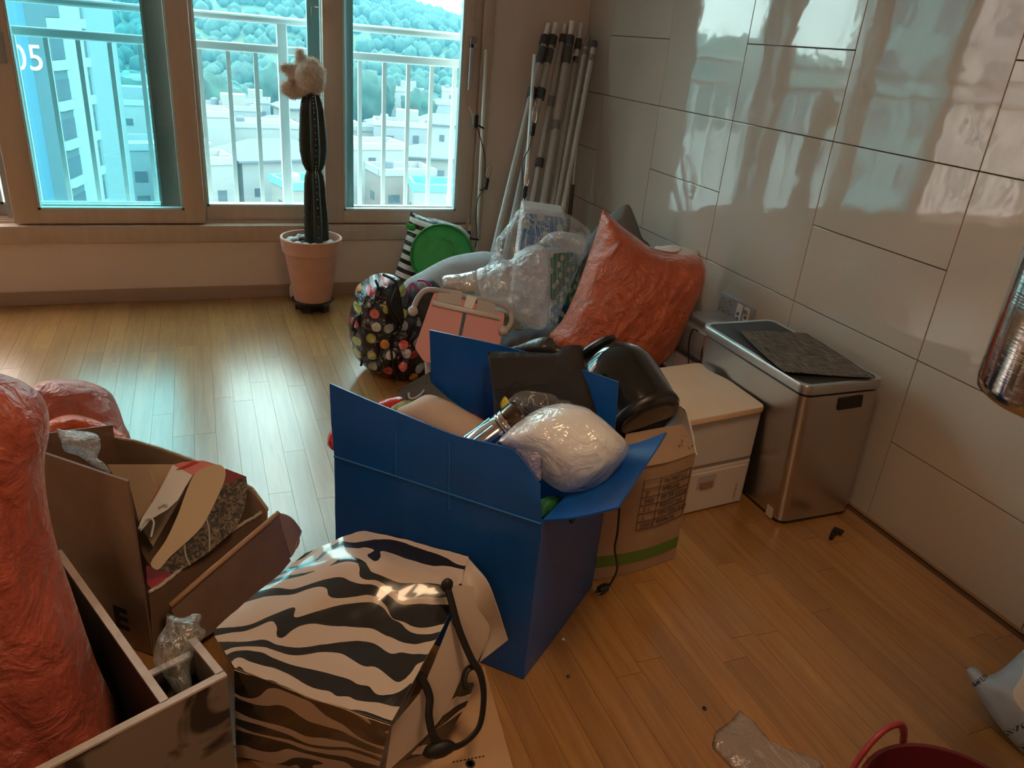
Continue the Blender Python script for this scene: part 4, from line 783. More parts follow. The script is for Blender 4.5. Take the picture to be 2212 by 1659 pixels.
# ================================================================== WALL SIDE: outlet, metal box, bin, drawers
t = thing('wall_outlet', 'blue-grey multi socket outlet plate on the tiled wall', 'outlet', (-.006, -1.77, .40)); ya, yb, za, zb = -1.649, -1.887, .402, .498
autosmooth(MB().box((-.011, yb, za), (0, ya, zb), .003).build('plate', mat('outlet_plate', (.27, .31, .38), .4), t)); sk = mat('socket_hole', (.36, .31, .27), .5)
for i in range(2):
    for j in range(2):
        P = np.array([-.011, ya-.033-i*.048, zb-.027-j*.043]); r_ = MB().lathe([(.019, 0), (.019, .003), (.0165, .003), (.0165, .0008), (.0005, .0008)], P, (-1, 0, 0), 20).build('socket', sk, t)
        for d in (-.007, .007): MB().lathe([(.003, 0), (.003, .002)], P+np.array([-.0002, d*.7, d*.7]), (-1, 0, 0), 8).build('pin_hole', black, r_)
for k, yy in enumerate((ya-.145, ya-.195)):
    o = MB().box((-.014, yy-.017, za+.008), (-.010, yy+.017, zb-.01), .001).build('jack_module', white_pl, t)
    for q in range(2): MB().lathe([(.008, 0), (.008, .003), (.004, .003), (.004, .0)], (-.014, yy, za+.022+.022*q), (-1, 0, 0), 12).build('jack', mat('jack_blue', (.10, .22, .36), .4), o)
    if k: MB().box((-.022, yy-.012, zb-.035), (-.014, yy+.01, zb-.018), .002).build('plug', mat('jack_steel', (.6, .6, .6), .3, .8), o)
t = thing('storage_case', 'silver grey case on a pale base between sack and steel bin', 'case', (-.15, -1.83, 0)); sg = mat('case_silver', (.30, .32, .34), .45, .15, var=.08, vscale=20)
autosmooth(MB().box((-.245, -2.03, .285), (-.02, -1.70, .40), .006).build('case', sg, t)); autosmooth(MB().box((-.20, -2.02, .398), (-.02, -1.68, .425), .005).build('case_lid', sg, t)); MB().box((-.252, -2.035, .272), (-.018, -1.695, .288), .004).build('dark_seam', grey_dark, t); autosmooth(MB().box((-.24, -2.02, .0), (-.02, -1.70, .274), .006).build('pale_base', mat('pale_lilac', (.58, .53, .58), .5), t))
for pts in ([(1508, 716), (1497, 712), (1489, 735), (1487, 785)], [(1528, 745), (1518, 752), (1515, 775), (1514, 790)]): MB().tube(spline([at(*q, 0, -.262) for q in pts], 8), .0028, 6).build('cord', black, t, True)
# steel bin
steel = mat('brushed_steel', (.50, .46, .43), .28, .95, bump=.05, bscale=6, stretch=(150, 150, 1.0)); steel2 = mat('steel_rim', (.42, .41, .40), .3, .9)
t = thing('trash_can', 'rectangular brushed steel trash can with black lid against the tiles', 'trash can', (-.215, -2.37, 0))
def ring(z, k=1, g=0): s_ = z/.515; return rrect(-.213-.030*s_, -2.375+.008*s_, .157+.006*s_-g, .283+.005*s_-g, .034-g*.5, z, 8)
autosmooth(loft([ring(0, g=.006), ring(.016, g=.003)]).build('base', black, t), 40)
autosmooth(loft([ring(.016), ring(.25), ring(.488)]).build('body', steel, t), 40); autosmooth(loft([ring(.488, g=.006), ring(.497, g=.006)]).build('lid_gap', black, t))
autosmooth(loft([ring(.497, g=-.003), ring(.522, g=-.003), ring(.528, g=0), ring(.528, g=.014), ring(.520, g=.016)], (True, False)).build('rim', steel2, t)); autosmooth(loft([ring(.518, g=.014), ring(.5275, g=.015)]).build('lid', mat('lid_black', (.03, .03, .032), .5, spec=.3), t))
yf = -2.375-.283-.0; h = [at(1813, 862, 1, -2.6575), at(1864, 853, 1, -2.657), at(1860, 878, 1, -2.657), at(1808, 886, 1, -2.657)]
o = MB().slab([p+np.array([0, -.0012, 0]) for p in h], .0015).build('handle_cutout', mat('cutout_black', (.005, .005, .005), .5), t)
b0 = at(1662, 1098, 0, -.371); s_ = MB().box((-.3752, -2.620, b0[2]-.028), (-.3700, -2.590, b0[2]+.012)).build('sticker', mat('sticker_tan', (.55, .47, .38), .6), t)
# woven mat on the bin
def weave():
    m, nt, bs, L = nodes('woven_grey'); uv = uvnode(nt); outs = []
    for sc_ in ((14, 300, 1), (300, 14, 1)):
        mp = nt.nodes.new('ShaderNodeMapping'); mp.inputs['Scale'].default_value = sc_; L(uv, mp.inputs[0]); n_ = nt.nodes.new('ShaderNodeTexNoise'); n_.inputs['Scale'].default_value = 1; n_.inputs['Detail'].default_value = 1; L(mp.outputs[0], n_.inputs['Vector']); outs.append(n_.outputs['Fac'])
    v = math_(nt, 'MULTIPLY', outs[0], outs[1]); cr = nt.nodes.new('ShaderNodeValToRGB'); cr.color_ramp.elements[0].position = .14; cr.color_ramp.elements[0].color = (.012, .011, .010, 1); cr.color_ramp.elements[1].position = .42; cr.color_ramp.elements[1].color = (.26, .23, .19, 1); L(v, cr.inputs[0]); L(cr.outputs[0], bs.inputs['Base Color']); bs.inputs['Roughness'].default_value = .7
    bp = nt.nodes.new('ShaderNodeBump'); bp.inputs['Strength'].default_value = .5; bp.inputs['Distance'].default_value = .003; L(v, bp.inputs['Height']); L(bp.outputs[0], bs.inputs['Normal']); return m
zt = .5335
def pm_(q, z=zt): return at(q[0], q[1], 2, z)
rows = [[pm_((1597, 716)), pm_((1668, 716)), pm_((1742, 721), zt+.006)], [pm_((1645, 763), zt), pm_((1735, 765), zt), pm_((1818, 768), zt)], [pm_((1693, 803), zt+.012), pm_((1800, 812), zt), pm_((1890, 817), zt)]]
patch('placemat', rows, weave(), nu=16, nv=16, th=.0022); tag(COL.objects[-1], 'grey woven placemat lying crooked on the steel bin lid', 'placemat')
# drawer unit
t = thing('drawer_unit', 'translucent plastic drawer unit with a beige lid beside the steel bin', 'drawers', (-.58, -2.33, 0)); frost = mat('frosted_plastic', (.56, .52, .50), .35, alpha=1, var=.04, vscale=5); frost2 = mat('drawer_cream', (.60, .53, .48), .4); lidm = mat('lid_beige', (.66, .44, .29), .45, var=.05, vscale=6)
T = [np.array(p) for p in ((-.773, -2.55, .37), (-.408, -2.508, .37), (-.402, -2.284, .37), (-.428, -2.20, .37), (-.415, -2.123, .37), (-.700, -2.15, .37))]
def rpoly(P, r=.02):
    out = []
    for i in range(len(P)):
        a, b, c_ = P[i-1], P[i], P[(i+1) % len(P)]; da = nrm(a-b); dc = nrm(c_-b)
        out += [b+da*r, b+da*r*.3+dc*r*.3, b+dc*r]
    return np.array(out)
Q = rpoly(T); up_ = np.array([0, 0, .018]); n_ = len(Q)
o = MB().add(np.vstack([Q, Q+up_*.7, Q*1+up_+(np.mean(Q, 0)-Q)*.008]), [list(range(n_))[::-1], [2*n_+i for i in range(n_)]]+[[k*n_+i, k*n_+(i+1) % n_, (k+1)*n_+(i+1) % n_, (k+1)*n_+i] for k in range(2) for i in range(n_)]).build('lid', lidm, t); autosmooth(o, 30)
bx = [np.array(p) for p in ((-.74, -2.522, 0), (-.405, -2.492, 0), (-.41, -2.16, 0), (-.69, -2.18, 0))]
def hx(z0, z1, g=0, m=None, nm='body', par=t):
    cc = np.mean(bx, 0); B_ = [p+(cc-p)*g for p in bx]; return MB().hexa([p+np.array([0, 0, z0]) for p in B_]+[p+np.array([0, 0, z1]) for p in B_]).build(nm, m, par)
bv = hx(.185, .371, .0, frost, 'upper_case').modifiers.new('b', 'BEVEL'); bv.width = .008; bv.segments = 3
hx(.176, .186, .015, mat('shade_gap', (.25, .22, .20), .6), 'case_seam'); dr = hx(.0, .177, 0, frost2, 'drawer'); bv = dr.modifiers.new('b', 'BEVEL'); bv.width = .006; bv.segments = 2
fx = nrm(bx[1]-bx[0]); fn = np.array([fx[1], -fx[0], 0])
def fp(u, z, o_=0): return bx[0]+fx*u+fn*o_+np.array([0, 0, z])
dw = MB().slab([fp(.015, .012, .006), fp(.32, .012, .006), fp(.32, .160, .006), fp(.015, .160, .006)], .006).build('drawer_front', frost2, t)
MB().slab([fp(.105, .098, .007), fp(.185, .098, .007), fp(.185, .15, .007), fp(.105, .15, .007)], .003).build('handle_recess', mat('recess_lilac', (.42, .38, .40), .4), dw); MB().slab([fp(.118, .105, .014), fp(.170, .105, .014), fp(.170, .128, .014), fp(.118, .128, .014)], .01).build('handle', mat('handle_brown', (.30, .19, .15), .5), dw)
MB().slab([fp(.285, .03, .008), fp(.292, .03, .008), fp(.292, .09, .008), fp(.285, .09, .008)], .003).build('groove', mat('groove', (.35, .31, .29), .5), dw)
# ================================================================== KRAFT BOX with printed table
t = thing('kraft_box', 'kraft carton with a printed table and green stripe behind the blue box', 'box', (-.98, -2.6, 0)); K0 = np.array([-1.125, -2.745, 0]); K1 = np.array([-.826, -2.716, 0]); kd = np.array([-.03, .29, 0]); kx = nrm(K1-K0); kn = np.array([kx[1], -kx[0], 0]); KW = np.linalg.norm(K1-K0); th = .005
def kp(u, z, b=0): return K0+kx*u*KW+kn*b+np.array([0, 0, z])
bul = lambda u: .022*math.sin(math.pi*u)
rows = [[kp(u, z, bul(u)*(.6+.4*math.sin(math.pi*z/.42))) for u in np.linspace(0, 1, 9)] for z in (.002, .1, .2, .3, .38)]
patch('front_panel', rows, kraft, t, 28, 14, wr=.002, th=th)
rows = [[kp(1, z)+kd*v for v in np.linspace(0, 1, 4)] for z in (.002, .2, .38)]; patch('side_panel', rows, kraft, t, 8, 8, th=th)
rows = [[kp(0, z)+kd*v for v in np.linspace(0, 1, 4)] for z in (.002, .2, .38)]; patch('side_panel', rows, kraft, t, 8, 8, th=th)
rows = [[kp(u, z)+kd for u in np.linspace(0, 1, 4)] for z in (.002, .2, .40)]; patch('back_panel', rows, kraft, t, 8, 8, th=th)
MB().slab([kp(0, .006), kp(1, .006), kp(1, .006)+kd, kp(0, .006)+kd], .004).build('bottom_panel', kraft, t)
# folded top flaps
r0 = [kp(u, .38, bul(u)) for u in np.linspace(.1, 1, 5)]; r1 = [kp(u, .405, bul(u)-.03) for u in np.linspace(.15, 1, 5)]; r2 = [kp(u, .44, -.07) for u in np.linspace(.3, 1.0, 5)]
patch('front_flap', [r0, r1, r2], kraft, t, 16, 10, wr=.004, ws=20, th=th)
r0 = [kp(1, .375)+kd*v for v in np.linspace(-.02, 1, 5)]; r1 = [kp(1.0, .44)+kd*v+kx*(-.005) for v in np.linspace(.1, 1, 5)]; r2 = [kp(1, .50)+kd*v-kx*.02 for v in np.linspace(.18, .9, 5)]
patch('side_flap', [r0, r1, r2], kraft, t, 16, 10, wr=.005, ws=25, th=th, both=mat('white_liner', (.62, .60, .58), .7))
for k in range(8): p = kp(.8+.2*(k/8), .40+.05*random.random(), .0)+kd*.15*random.random(); MB().sphere(p, .0035, 6, 5, (1, .7, 1.8)).build('torn_edge', torn, t)
for za, zb in ((.045, .085),): patch('green_stripe', [[kp(u, z, bul(u)*.8+.0025) for u in np.linspace(.0, 1, 9)] for z in (za, zb)], mat('stripe_green', (.10, .19, .03), .6), t, 20, 4, th=.001)
def kline(u0, z0, u1, z1, w_=.0013):
    P = np.array([kp(u0+(u1-u0)*s_, z0+(z1-z0)*s_, bul(u0+(u1-u0)*s_)*1.0+.003) for s_ in np.linspace(0, 1, 8)]); MB().tube(P, w_, 5, flat=.4).build('print_line', ink, t)
zr = [.335, .306, .278, .250, .222, .194, .166]
for z in zr: kline(.36, z, .97, z+.0)
for u in (.36, .56, .97): kline(u, zr[0], u, zr[-1])
cells = [('', '13oz TAKE OUT'), ('량', '50개입x20줄'), ('판매원', '인천 강화 위생용품'), ('주 소', '(주)온수리 CNM'), ('소', '인천시 강화군 길상면'), ('전화번호', '02)2698-5700')]
for i, (a_, b_) in enumerate(cells):
    for s_, u in ((a_, .39), (b_, .60)):
        if s_:
            sl = (bul(u+.1)-bul(u))/(.1*KW); X_ = nrm(kx+kn*sl*.7); text('print', s_, (X_, np.array([0, 0, 1.]), np.cross(X_, (0, 0, 1)), kp(u, zr[i+1]+.008, bul(u+.12)+.006)), .0175, ink, t, .0003, sx=.72)
# ================================================================== BLACK DOME BIN lying on the carton
Pb = np.array([-.975, -2.64, .475]); Pt = np.array([-1.018, -2.40, .60]); ax = nrm(Pt-Pb); t = thing('dome_bin', 'glossy black dome topped bin tilted over the kraft carton', 'bin', Pb-np.array([0, 0, .1])); gb = mat('gloss_black', (.012, .012, .012), .12, coat=.5)
pr_ = [(.085, -.028), (.100, -.026), (.109, -.018), (.112, -.005), (.1165, .06), (.118, .12)]+[(.118*math.cos(a), .14+.115*math.sin(a)) for a in np.linspace(0, 1.12, 10)]
MB().lathe(pr_, Pb, ax, 56).build('body', gb, t, True); MB().lathe([(.110, -.014), (.1145, -.008), (.1148, .004), (.1135, .008)], Pb, ax, 56, capped=False).build('base_ring', mat('satin_black', (.012, .012, .012), .4), t, True)
ct = Pb+ax*.245; ax2 = nrm(ax+np.array([-.25, 0, .35])); autosmooth(MB().lathe([(.02, -.01), (.055, -.006), (.067, .004), (.069, .014), (.060, .020), (.058, .012), (.02, .010)], ct+ax2*.012+np.array([-.01, .0, .0]), ax2, 40).build('opening_ring', MATS['satin_black'], t))
# ================================================================== BLUE CORRUGATED BOX
def blue_mat():
    m, nt, bs, L = nodes('blue_corrugated'); tc = nt.nodes.new('ShaderNodeTexCoord'); uv = uvnode(nt, (230, 1, 1)); w_ = nt.nodes.new('ShaderNodeTexWave'); w_.inputs['Scale'].default_value = .32; L(uv, w_.inputs['Vector'])
    n = nt.nodes.new('ShaderNodeTexNoise'); n.inputs['Scale'].default_value = 6; n.inputs['Detail'].default_value = 5; L(tc.outputs['Object'], n.inputs['Vector']); mr = nt.nodes.new('ShaderNodeMapRange'); mr.inputs[3].default_value = .8; mr.inputs[4].default_value = 1.2; L(n.outputs['Fac'], mr.inputs[0])
    v = nt.nodes.new('ShaderNodeVectorMath'); v.operation = 'SCALE'; v.inputs[0].default_value = (.006, .09, .38); L(mr.outputs[0], v.inputs['Scale']); L(v.outputs[0], bs.inputs['Base Color'])
    bp = nt.nodes.new('ShaderNodeBump'); bp.inputs['Strength'].default_value = .12; bp.inputs['Distance'].default_value = .002; L(w_.outputs['Fac'], bp.inputs['Height']); L(bp.outputs[0], bs.inputs['Normal']); bs.inputs['Roughness'].default_value = .33; return m
blu = blue_mat(); BH = .466; bFL, bFR, bRB, bLB = [np.array([*p, 0.]) for p in ((-1.861, -2.65), (-1.469, -3.046), (-1.145, -2.775), (-1.537, -2.379))]; up3 = np.array([0, 0, 1.])
t = thing('blue_box', 'blue corrugated plastic box with open flaps in the middle of the floor', 'box', ((bFL+bRB)/2))
def wall(a, b, nm, z0=.003, z1=BH, bow=.006):
    n = nrm(np.cross(b-a, up3)); rows = [[L3(a, b, s_)+up3*z+n*bow*math.sin(math.pi*s_)*math.sin(math.pi*(z/BH*.8+.1)) for s_ in np.linspace(0, 1, 9)] for z in np.linspace(z0, z1, 6)]; return patch(nm, rows, blu, t, 24, 16, wr=.0012, ws=9, th=.005)
wall(bFL, bFR, 'front_wall'); wall(bFR, bRB, 'side_wall'); wall(bRB, bLB, 'back_wall'); wall(bLB, bFL, 'side_wall'); MB().slab([bFL+up3*.008, bFR+up3*.008, bRB+up3*.008, bLB+up3*.008], .005).build('bottom', blu, t)
nF = np.array([-.711, -.704, .10]); Pf = bFR+up3*BH
def fpx(q, P=Pf, n=nF): return onp(*q, P, n)
topP = [fpx(q) for q in ((712, 828), (790, 862), (866, 893), (930, 920), (985, 942), (1050, 956), (1115, 971), (1167, 1048))]; botP = [L3(bFL, bFR, s_)+up3*BH for s_ in np.linspace(0, 1, 8)]
patch('front_flap', [botP, [L3(a, b, .5)+nF*.004 for a, b in zip(botP, topP)], topP], blu, t, 40, 14, wr=.001, th=.005)
MB().tube([p+nrm(nF)*.003 for p in botP], .0022, 6).build('fold_crease', mat('blue_crease', (.03, .16, .46), .4), t)
for q in ((858, 930, 857, 1030), (973, 955, 972, 1098)): MB().tube([fpx(q[:2])+nF*.006, fpx(q[2:])+nF*.004], .0011, 5).build('scratch', MATS['blue_crease'], t)
ob = nrm(np.array([.643, -.766, 0])); rb = [L3(bFR, bRB, s_)+up3*BH for s_ in np.linspace(.02, .98, 6)]; al = math.radians(30)
re_ = [onp(*q, bFR+up3*BH, nrm(np.cross(bRB-bFR, ob*math.cos(al)+up3*math.sin(al)))) for q in ((1335, 1099), (1362, 1058), (1388, 1018), (1408, 988), (1425, 962), (1440, 936))]
patch('side_flap', [rb, [L3(a, b, .5)-up3*.008 for a, b in zip(rb, re_)], re_], blu, t, 20, 14, wr=.0015, th=.005)
nB = nrm(np.array([.711, .704, -.05])); Pk = bLB+up3*BH; bb_ = [L3(bLB, bRB, s_)+up3*BH for s_ in np.linspace(0, 1, 6)]; bt = [onp(*q, Pk, nB) for q in ((928, 713), (1010, 730), (1092, 748), (1175, 772), (1255, 797), (1336, 825))]
patch('back_flap', [bb_, bt], blu, t, 20, 8, wr=.001, th=.005)
MB().lathe([(.02, 0), (.02, .004), (.002, .005)], L3(bFR, bRB, .42)+up3*.40+ob*.004, ob, 16, sx=1.6).build('hand_hole', mat('hole_black', (.004, .005, .01), .6), t)
# things in the blue box; the box is filled to about 0.40 m
pillow('red_bag', Z8((330, 500), (430, 460), (520, 455), (700, 480), (900, 550), (1020, 600), (1030, 640), (900, 700), (600, 640), (400, 560)), at(960, 900, 2, .43), (-.2, -.4, .9), .035, .16, mat('red_foil', (.55, .02, .015), .25, spec=.7), wr=.012, ws=12, res=.011, zmin=.02); tag(COL.objects[-1], 'shiny red bag under the beige pillow in the blue box', 'bag')
pillow('red_bag_corner', Z8((45, 720), (60, 665), (90, 650), (95, 700), (90, 775), (50, 745)), at(715, 950, 2, .42), (-.7, -.5, .4), .015, .012, MATS['red_foil'], res=.007, wr=.006); tag(COL.objects[-1], 'red foil corner sticking out left of the blue box', 'bag')
pillow('green_cushion', Z8((420, 535), (450, 500), (520, 472), (580, 488), (600, 560), (500, 600)), at(880, 880, 2, .465), (-.2, -.5, .85), .02, .03, mat('leaf_print', (.30, .33, .10), .7, var=.5, vscale=30), wr=.005, res=.01); tag(COL.objects[-1], 'small green leaf print cushion behind the beige pillow', 'cushion')
pillow('beige_pillow', Z8((455, 545), (540, 490), (640, 443), (760, 480), (870, 540), (960, 590), (1020, 640), (1000, 760), (800, 800), (560, 680)), at(955, 920, 2, .47), (-.3, -.5, .8), .045, .07, mat('beige_cotton', (.50, .37, .29), .85, bump=.1, bscale=160), wr=.010, ws=5, an=2, ang=-.5); tag(COL.objects[-1], 'beige pillow lying in the blue box behind its front flap', 'pillow')
t = thing('paper_bag', 'flattened dark teal gift bag with a cord handle in the blue box', 'paper bag', at(900, 870, 2, .44)); dk = mat('teal_paper', (.035, .05, .06), .45, var=.1); P0 = at(930, 860, 1, -2.42); n = nrm((-.35, -.75, .55))
def poly(nm, pts, m, th, par, off=0, pp=None, nn=None):
    Q = [onp(*q, (P0 if pp is None else pp)+(n if nn is None else nn)*off, n if nn is None else nn) for q in pts]; return MB().slab(Q if np.dot(np.cross(Q[1]-Q[0], Q[-1]-Q[0]), n if nn is None else nn) > 0 else Q[::-1], th).build(nm, m, par)
poly('front', Z8((458, 432), (600, 380), (645, 380), (845, 525), (830, 600), (560, 540)), mat('grey_paper', (.05, .055, .065), .5), .006, t); poly('back', Z8((465, 415), (655, 310), (850, 530), (820, 560), (640, 385), (560, 395)), dk, .006, t, -.03); poly('gusset', Z8((458, 430), (560, 368), (640, 372), (600, 395)), dk, .005, t, -.012)
MB().tube(spline([onp(*q, P0+n*.008, n) for q in Z8((527, 432), (530, 462), (560, 465), (600, 440), (618, 415))], 6), .0035, 7).build('cord_handle', mat('cord_grey', (.35, .35, .37), .7), t, True)
t = thing('black_bag', 'black fabric bag draped over the back flap of the blue box', 'bag', at(1160, 930, 2, .42)); n = nrm((-.55, -.75, .3)); P0 = L3(bLB, bRB, .62)+up3*.5-nB*.05
pillow('body', Z8((990, 190), (1120, 190), (1400, 200), (1440, 155), (1540, 150), (1560, 250), (1590, 400), (1640, 560), (1560, 640), (1300, 640), (1060, 620), (1030, 560), (1020, 400)), P0, n, .03, .03, blackcloth, t, wr=.012, ws=6, res=.011, sharp=True)
pillow('crumpled_top', Z8((1080, 180), (1180, 150), (1290, 110), (1370, 108), (1410, 160), (1540, 152), (1550, 190), (1400, 215), (1150, 200)), P0-n*.05, n, .035, .03, mat('black_nylon', (.03, .03, .032), .35), t, wr=.012, ws=14, res=.009)
poly('pocket', Z8((1005, 225), (1400, 215), (1340, 380), (1120, 400), (1030, 420)), mat('black_cloth2', (.022, .02, .021), .7), .004, t, .036, P0, n)
pillow('yellow_tag', Z8((1065, 505), (1095, 452), (1122, 500), (1118, 545), (1090, 555)), P0+n*.06, n, .003, .003, mat('tag_yellow', (.62, .58, .06), .5), res=.006); tag(COL.objects[-1], 'small yellow tag beside the clear bag in the blue box', 'tag')
# silver flask
A = at(1058, 945, 2, .56); B = at(1122, 895, 2, .62); d = nrm(B-A); t = thing('silver_flask', 'ribbed silver flask lying between beige pillow and white bag', 'flask', A-np.array([0, 0, .05])); Lf = np.linalg.norm(B-A); chrome = mat('chrome', (.72, .72, .73), .12, 1)
autosmooth(MB().lathe([(.035, -.10), (.04, -.06), (.041, .0), (.036, Lf*.35), (.036, Lf*.42)], A, d, 28).build('body', chrome, t)); autosmooth(MB().lathe([(.034, Lf*.42), (.038, Lf*.46), (.038, Lf*.52), (.034, Lf*.54), (.038, Lf*.58), (.038, Lf*.66), (.034, Lf*.68)], A, d, 28).build('neck_rings', chrome, t)); autosmooth(MB().lathe([(.036, Lf*.68), (.037, Lf*.75), (.037, Lf*1.02), (.03, Lf*1.1), (.005, Lf*1.12)], A, d, 28).build('cap', mat('flask_cap', (.16, .13, .10), .15, .9), t))
for k in range(5): a = k*.7; e1 = nrm(np.cross(d, up3)); e2 = np.cross(e1, d); q = .040*(math.cos(a+.3)*e1+math.sin(a+.3)*e2); MB().tube([A+q-d*.05, A+q*.95+d*Lf*.3], .003, 6).build('rib', chrome, t)
# white plastic bag and clear bag
n = nrm((-.05, -.75, .66)); P0 = at(1220, 960, 2, .575)
pillow('white_plastic_bag', Z8((1060, 720), (1110, 660), (1180, 600), (1290, 530), (1420, 495), (1520, 505), (1600, 535), (1720, 640), (1815, 735), (1825, 780), (1740, 900), (1640, 990), (1470, 1020), (1390, 995), (1310, 935), (1200, 820), (1120, 760)), P0, n, .095, .10, frosty, wr=.010, ws=9, res=.010); tag(COL.objects[-1], 'bulging white plastic bag on top of the blue box', 'plastic bag')
pillow('white_bag_contents', Z8((1110, 720), (1200, 620), (1420, 525), (1580, 560), (1780, 750), (1700, 880), (1600, 960), (1470, 985), (1340, 920), (1200, 800)), P0, n, .06, .07, mat('soft_white', (.80, .78, .78), .8), wr=.008, ws=10); tag(COL.objects[-1], 'pale soft stuffing inside the bulging white plastic bag', 'stuffing')
pillow('clear_bag', Z8((1110, 520), (1120, 470), (1200, 412), (1330, 402), (1500, 440), (1620, 510), (1720, 600), (1740, 680), (1600, 640), (1400, 620), (1240, 640), (1150, 600)), at(1215, 880, 2, .55), nrm((-.1, -.85, .5)), .05, .05, clear, wr=.02, ws=13, res=.009); tag(COL.objects[-1], 'clear plastic bag bunched behind the white bag in the blue box', 'plastic bag')
pillow('clear_film_corner', Z8((1160, 765), (1230, 780), (1310, 800), (1312, 900), (1300, 960), (1230, 880)), at(1145, 1005, 2, .56), nrm((-.4, -.8, .4)), .004, .004, film('lilac_film', (.45, .42, .6), .3), res=.008, wr=.004); tag(COL.objects[-1], 'lilac clear film corner hanging over the front flap', 'plastic film')
pillow('green_cloth', Z8((1300, 1060), (1380, 1040), (1425, 1055), (1390, 1120), (1310, 1180), (1290, 1190), (1280, 1100)), at(1185, 1095, 2, .44), nrm((-.2, -.6, .8)), .02, .03, mat('bottle_green', (.01, .12, .03), .6), wr=.006, res=.008); tag(COL.objects[-1], 'dark green cloth at the right corner of the blue box', 'cloth')
# cord with plug down the side
cp = spline([at(1338, 1098, 1, -2.83), at(1334, 1150, 1, -2.83), at(1328, 1185, 1, -2.83), at(1333, 1230, 1, -2.82), at(1318, 1262, 2, .012)], 8); t = thing('power_cord', 'thin black power cord with plug hanging before the kraft carton', 'cord', cp[-1]-np.array([0, 0, .01])); MB().tube(cp, .0032, 8).build('cable', black, t, True)
d = nrm(at(1285, 1283, 2, .012)-cp[-1]); autosmooth(MB().lathe([(.004, 0), (.006, .012), (.013, .02), (.014, .045), (.011, .048)], cp[-1], d, 14).build('plug', black, t))
for s_ in (-.006, .006): MB().tube([cp[-1]+d*.046+np.cross(d, up3)*s_, cp[-1]+d*.065+np.cross(d, up3)*s_], .0022, 6).build('pin', chrome, t)
# ================================================================== ZEBRA BAG
zm = zebra('zebra_print'); lin = mat('bag_lining', (.52, .42, .35), .55)
t = thing('zebra_bag', 'glossy zebra striped paper bag lying on its side before the blue box', 'bag', (-1.9, -3.05, 0))
A, A2, D, E, C, B2, B = [np.array(p) for p in ((-2.165, -3.03, .312), (-2.128, -3.132, .303), (-1.868, -3.320, .275), (-1.70, -3.125, .325), (-1.613, -2.985, .352), (-1.816, -2.825, .352), (-1.96, -2.868, .34))]
G = lambda a, b, k: [L3(a, b, s_) for s_ in np.linspace(0, 1, k)]
top = [G(A2, D, 5), [L3(A, A2, .4), L3(L3(A, A2, .4), L3(D, E, .35), .33)+up3*.006, L3(L3(A, A2, .4), L3(D, E, .35), .66)+up3*.006, L3(D, E, .3), L3(D, E, .4)], [A, L3(A, E, .33)+up3*.012, L3(A, E, .62)+up3*.01, L3(A, E, .85), E], [L3(A, B, .6), L3(B, E, .4)+up3*.034, L3(B, C, .55)+up3*.030-np.array([.03, .06, 0]), L3(E, C, .5)+up3*.004, L3(E, C, .6)], [B, L3(B, B2, .6)+up3*.008, B2, L3(B2, C, .5)+up3*.006, C]]
patch('top_panel', top, zm, t, 44, 34, wr=.010, ws=5, th=.002, both=lin)
fa, fb = np.array([-2.14, -3.075, .003]), np.array([-1.872, -3.215, .003]); patch('front_panel', [G(fa, fb, 5), G(L3(fa, A2, .5), L3(fb, D, .5), 5), G(A2, D, 5)], zm, t, 36, 22, wr=.003, ws=7, th=.002, uv0=(.9, .4), both=lin)
ba, bb2 = np.array([-2.03, -2.80, .003]), np.array([-1.70, -2.95, .003]); patch('back_panel', [G(B, C, 4), G(ba, bb2, 4)], zm, t, 20, 14, th=.002, uv0=(.2, .7), both=lin)
patch('end_panel', [[A2, A, B], [fa, L3(fa, ba, .5), ba]], zm, t, 16, 14, th=.002, uv0=(.5, .2)); MB().slab([fa+up3*.004, fb+up3*.004, bb2+up3*.004, ba+up3*.004], .002).build('bottom_panel', lin, t)
# open mouth: turned back lip, far side and inside card
def zp(x, y): return 400+x/2.989, 1120+y/2.989
PE = np.array(E); nE = nrm((.15, -.85, .5))
def zq(q, o_=0): return onp(*zp(*q), PE+nE*o_, nE)
patch('far_lip', [[C, zq((1960, 400), -.01), zq((2040, 640), -.03), zq((2085, 780), -.05)], [L3(C, E, .45), zq((1880, 560), -.05), zq((1990, 700), -.08), zq((1900, 930), -.10)]], zm, t, 18, 10, th=.002, uv0=(.1, .5), both=lin)
patch('inner_card', [[zq((1720, 430), -.02), zq((1930, 440), -.06), zq((1985, 720), -.08), zq((1880, 930), -.09)], [zq((1720, 660), -.01), zq((1760, 760), -.03), zq((1780, 900), -.06), zq((1760, 1040), -.08)]], lin, t, 14, 10, th=.002)
patch('near_lip', [[zq((1715, 660)), zq((1620, 900)), zq((1530, 1130)), zq((1330, 1345))], [zq((1830, 880), -.03), zq((1760, 1080), -.04), zq((1640, 1330), -.05), zq((1290, 1640), -.04)]], lin, t, 14, 10, wr=.002, th=.002)
patch('side_gusset', [[zq((1760, 1070), -.05), zq((1870, 1060), -.07)], [zq((1640, 1330), -.05), zq((1800, 1240), -.07)], [zq((1430, 1560), -.05), zq((1620, 1500), -.07)]], zm, t, 10, 16, wr=.003, ws=14, th=.002, uv0=(.3, .1))
rib = mat('handle_black', (.008, .008, .008), .55)
MB().tube(spline([zq(p, o_) for p, o_ in (((1690, 430), .01), ((1720, 540), .01), ((1770, 720), .01), ((1850, 910), .01), ((1905, 1000), .01), ((1928, 1150), .0), ((1900, 1340), -.01), ((1800, 1450), -.01), ((1690, 1480), .0), ((1610, 1420), .01), ((1575, 1280), .015), ((1578, 1150), .015), ((1530, 1040), .015), ((1470, 1005), .015), ((1410, 1030), .012), ((1415, 1130), .004))], 7), .0085, 8, flat=.45).build('handle', rib, t, True)
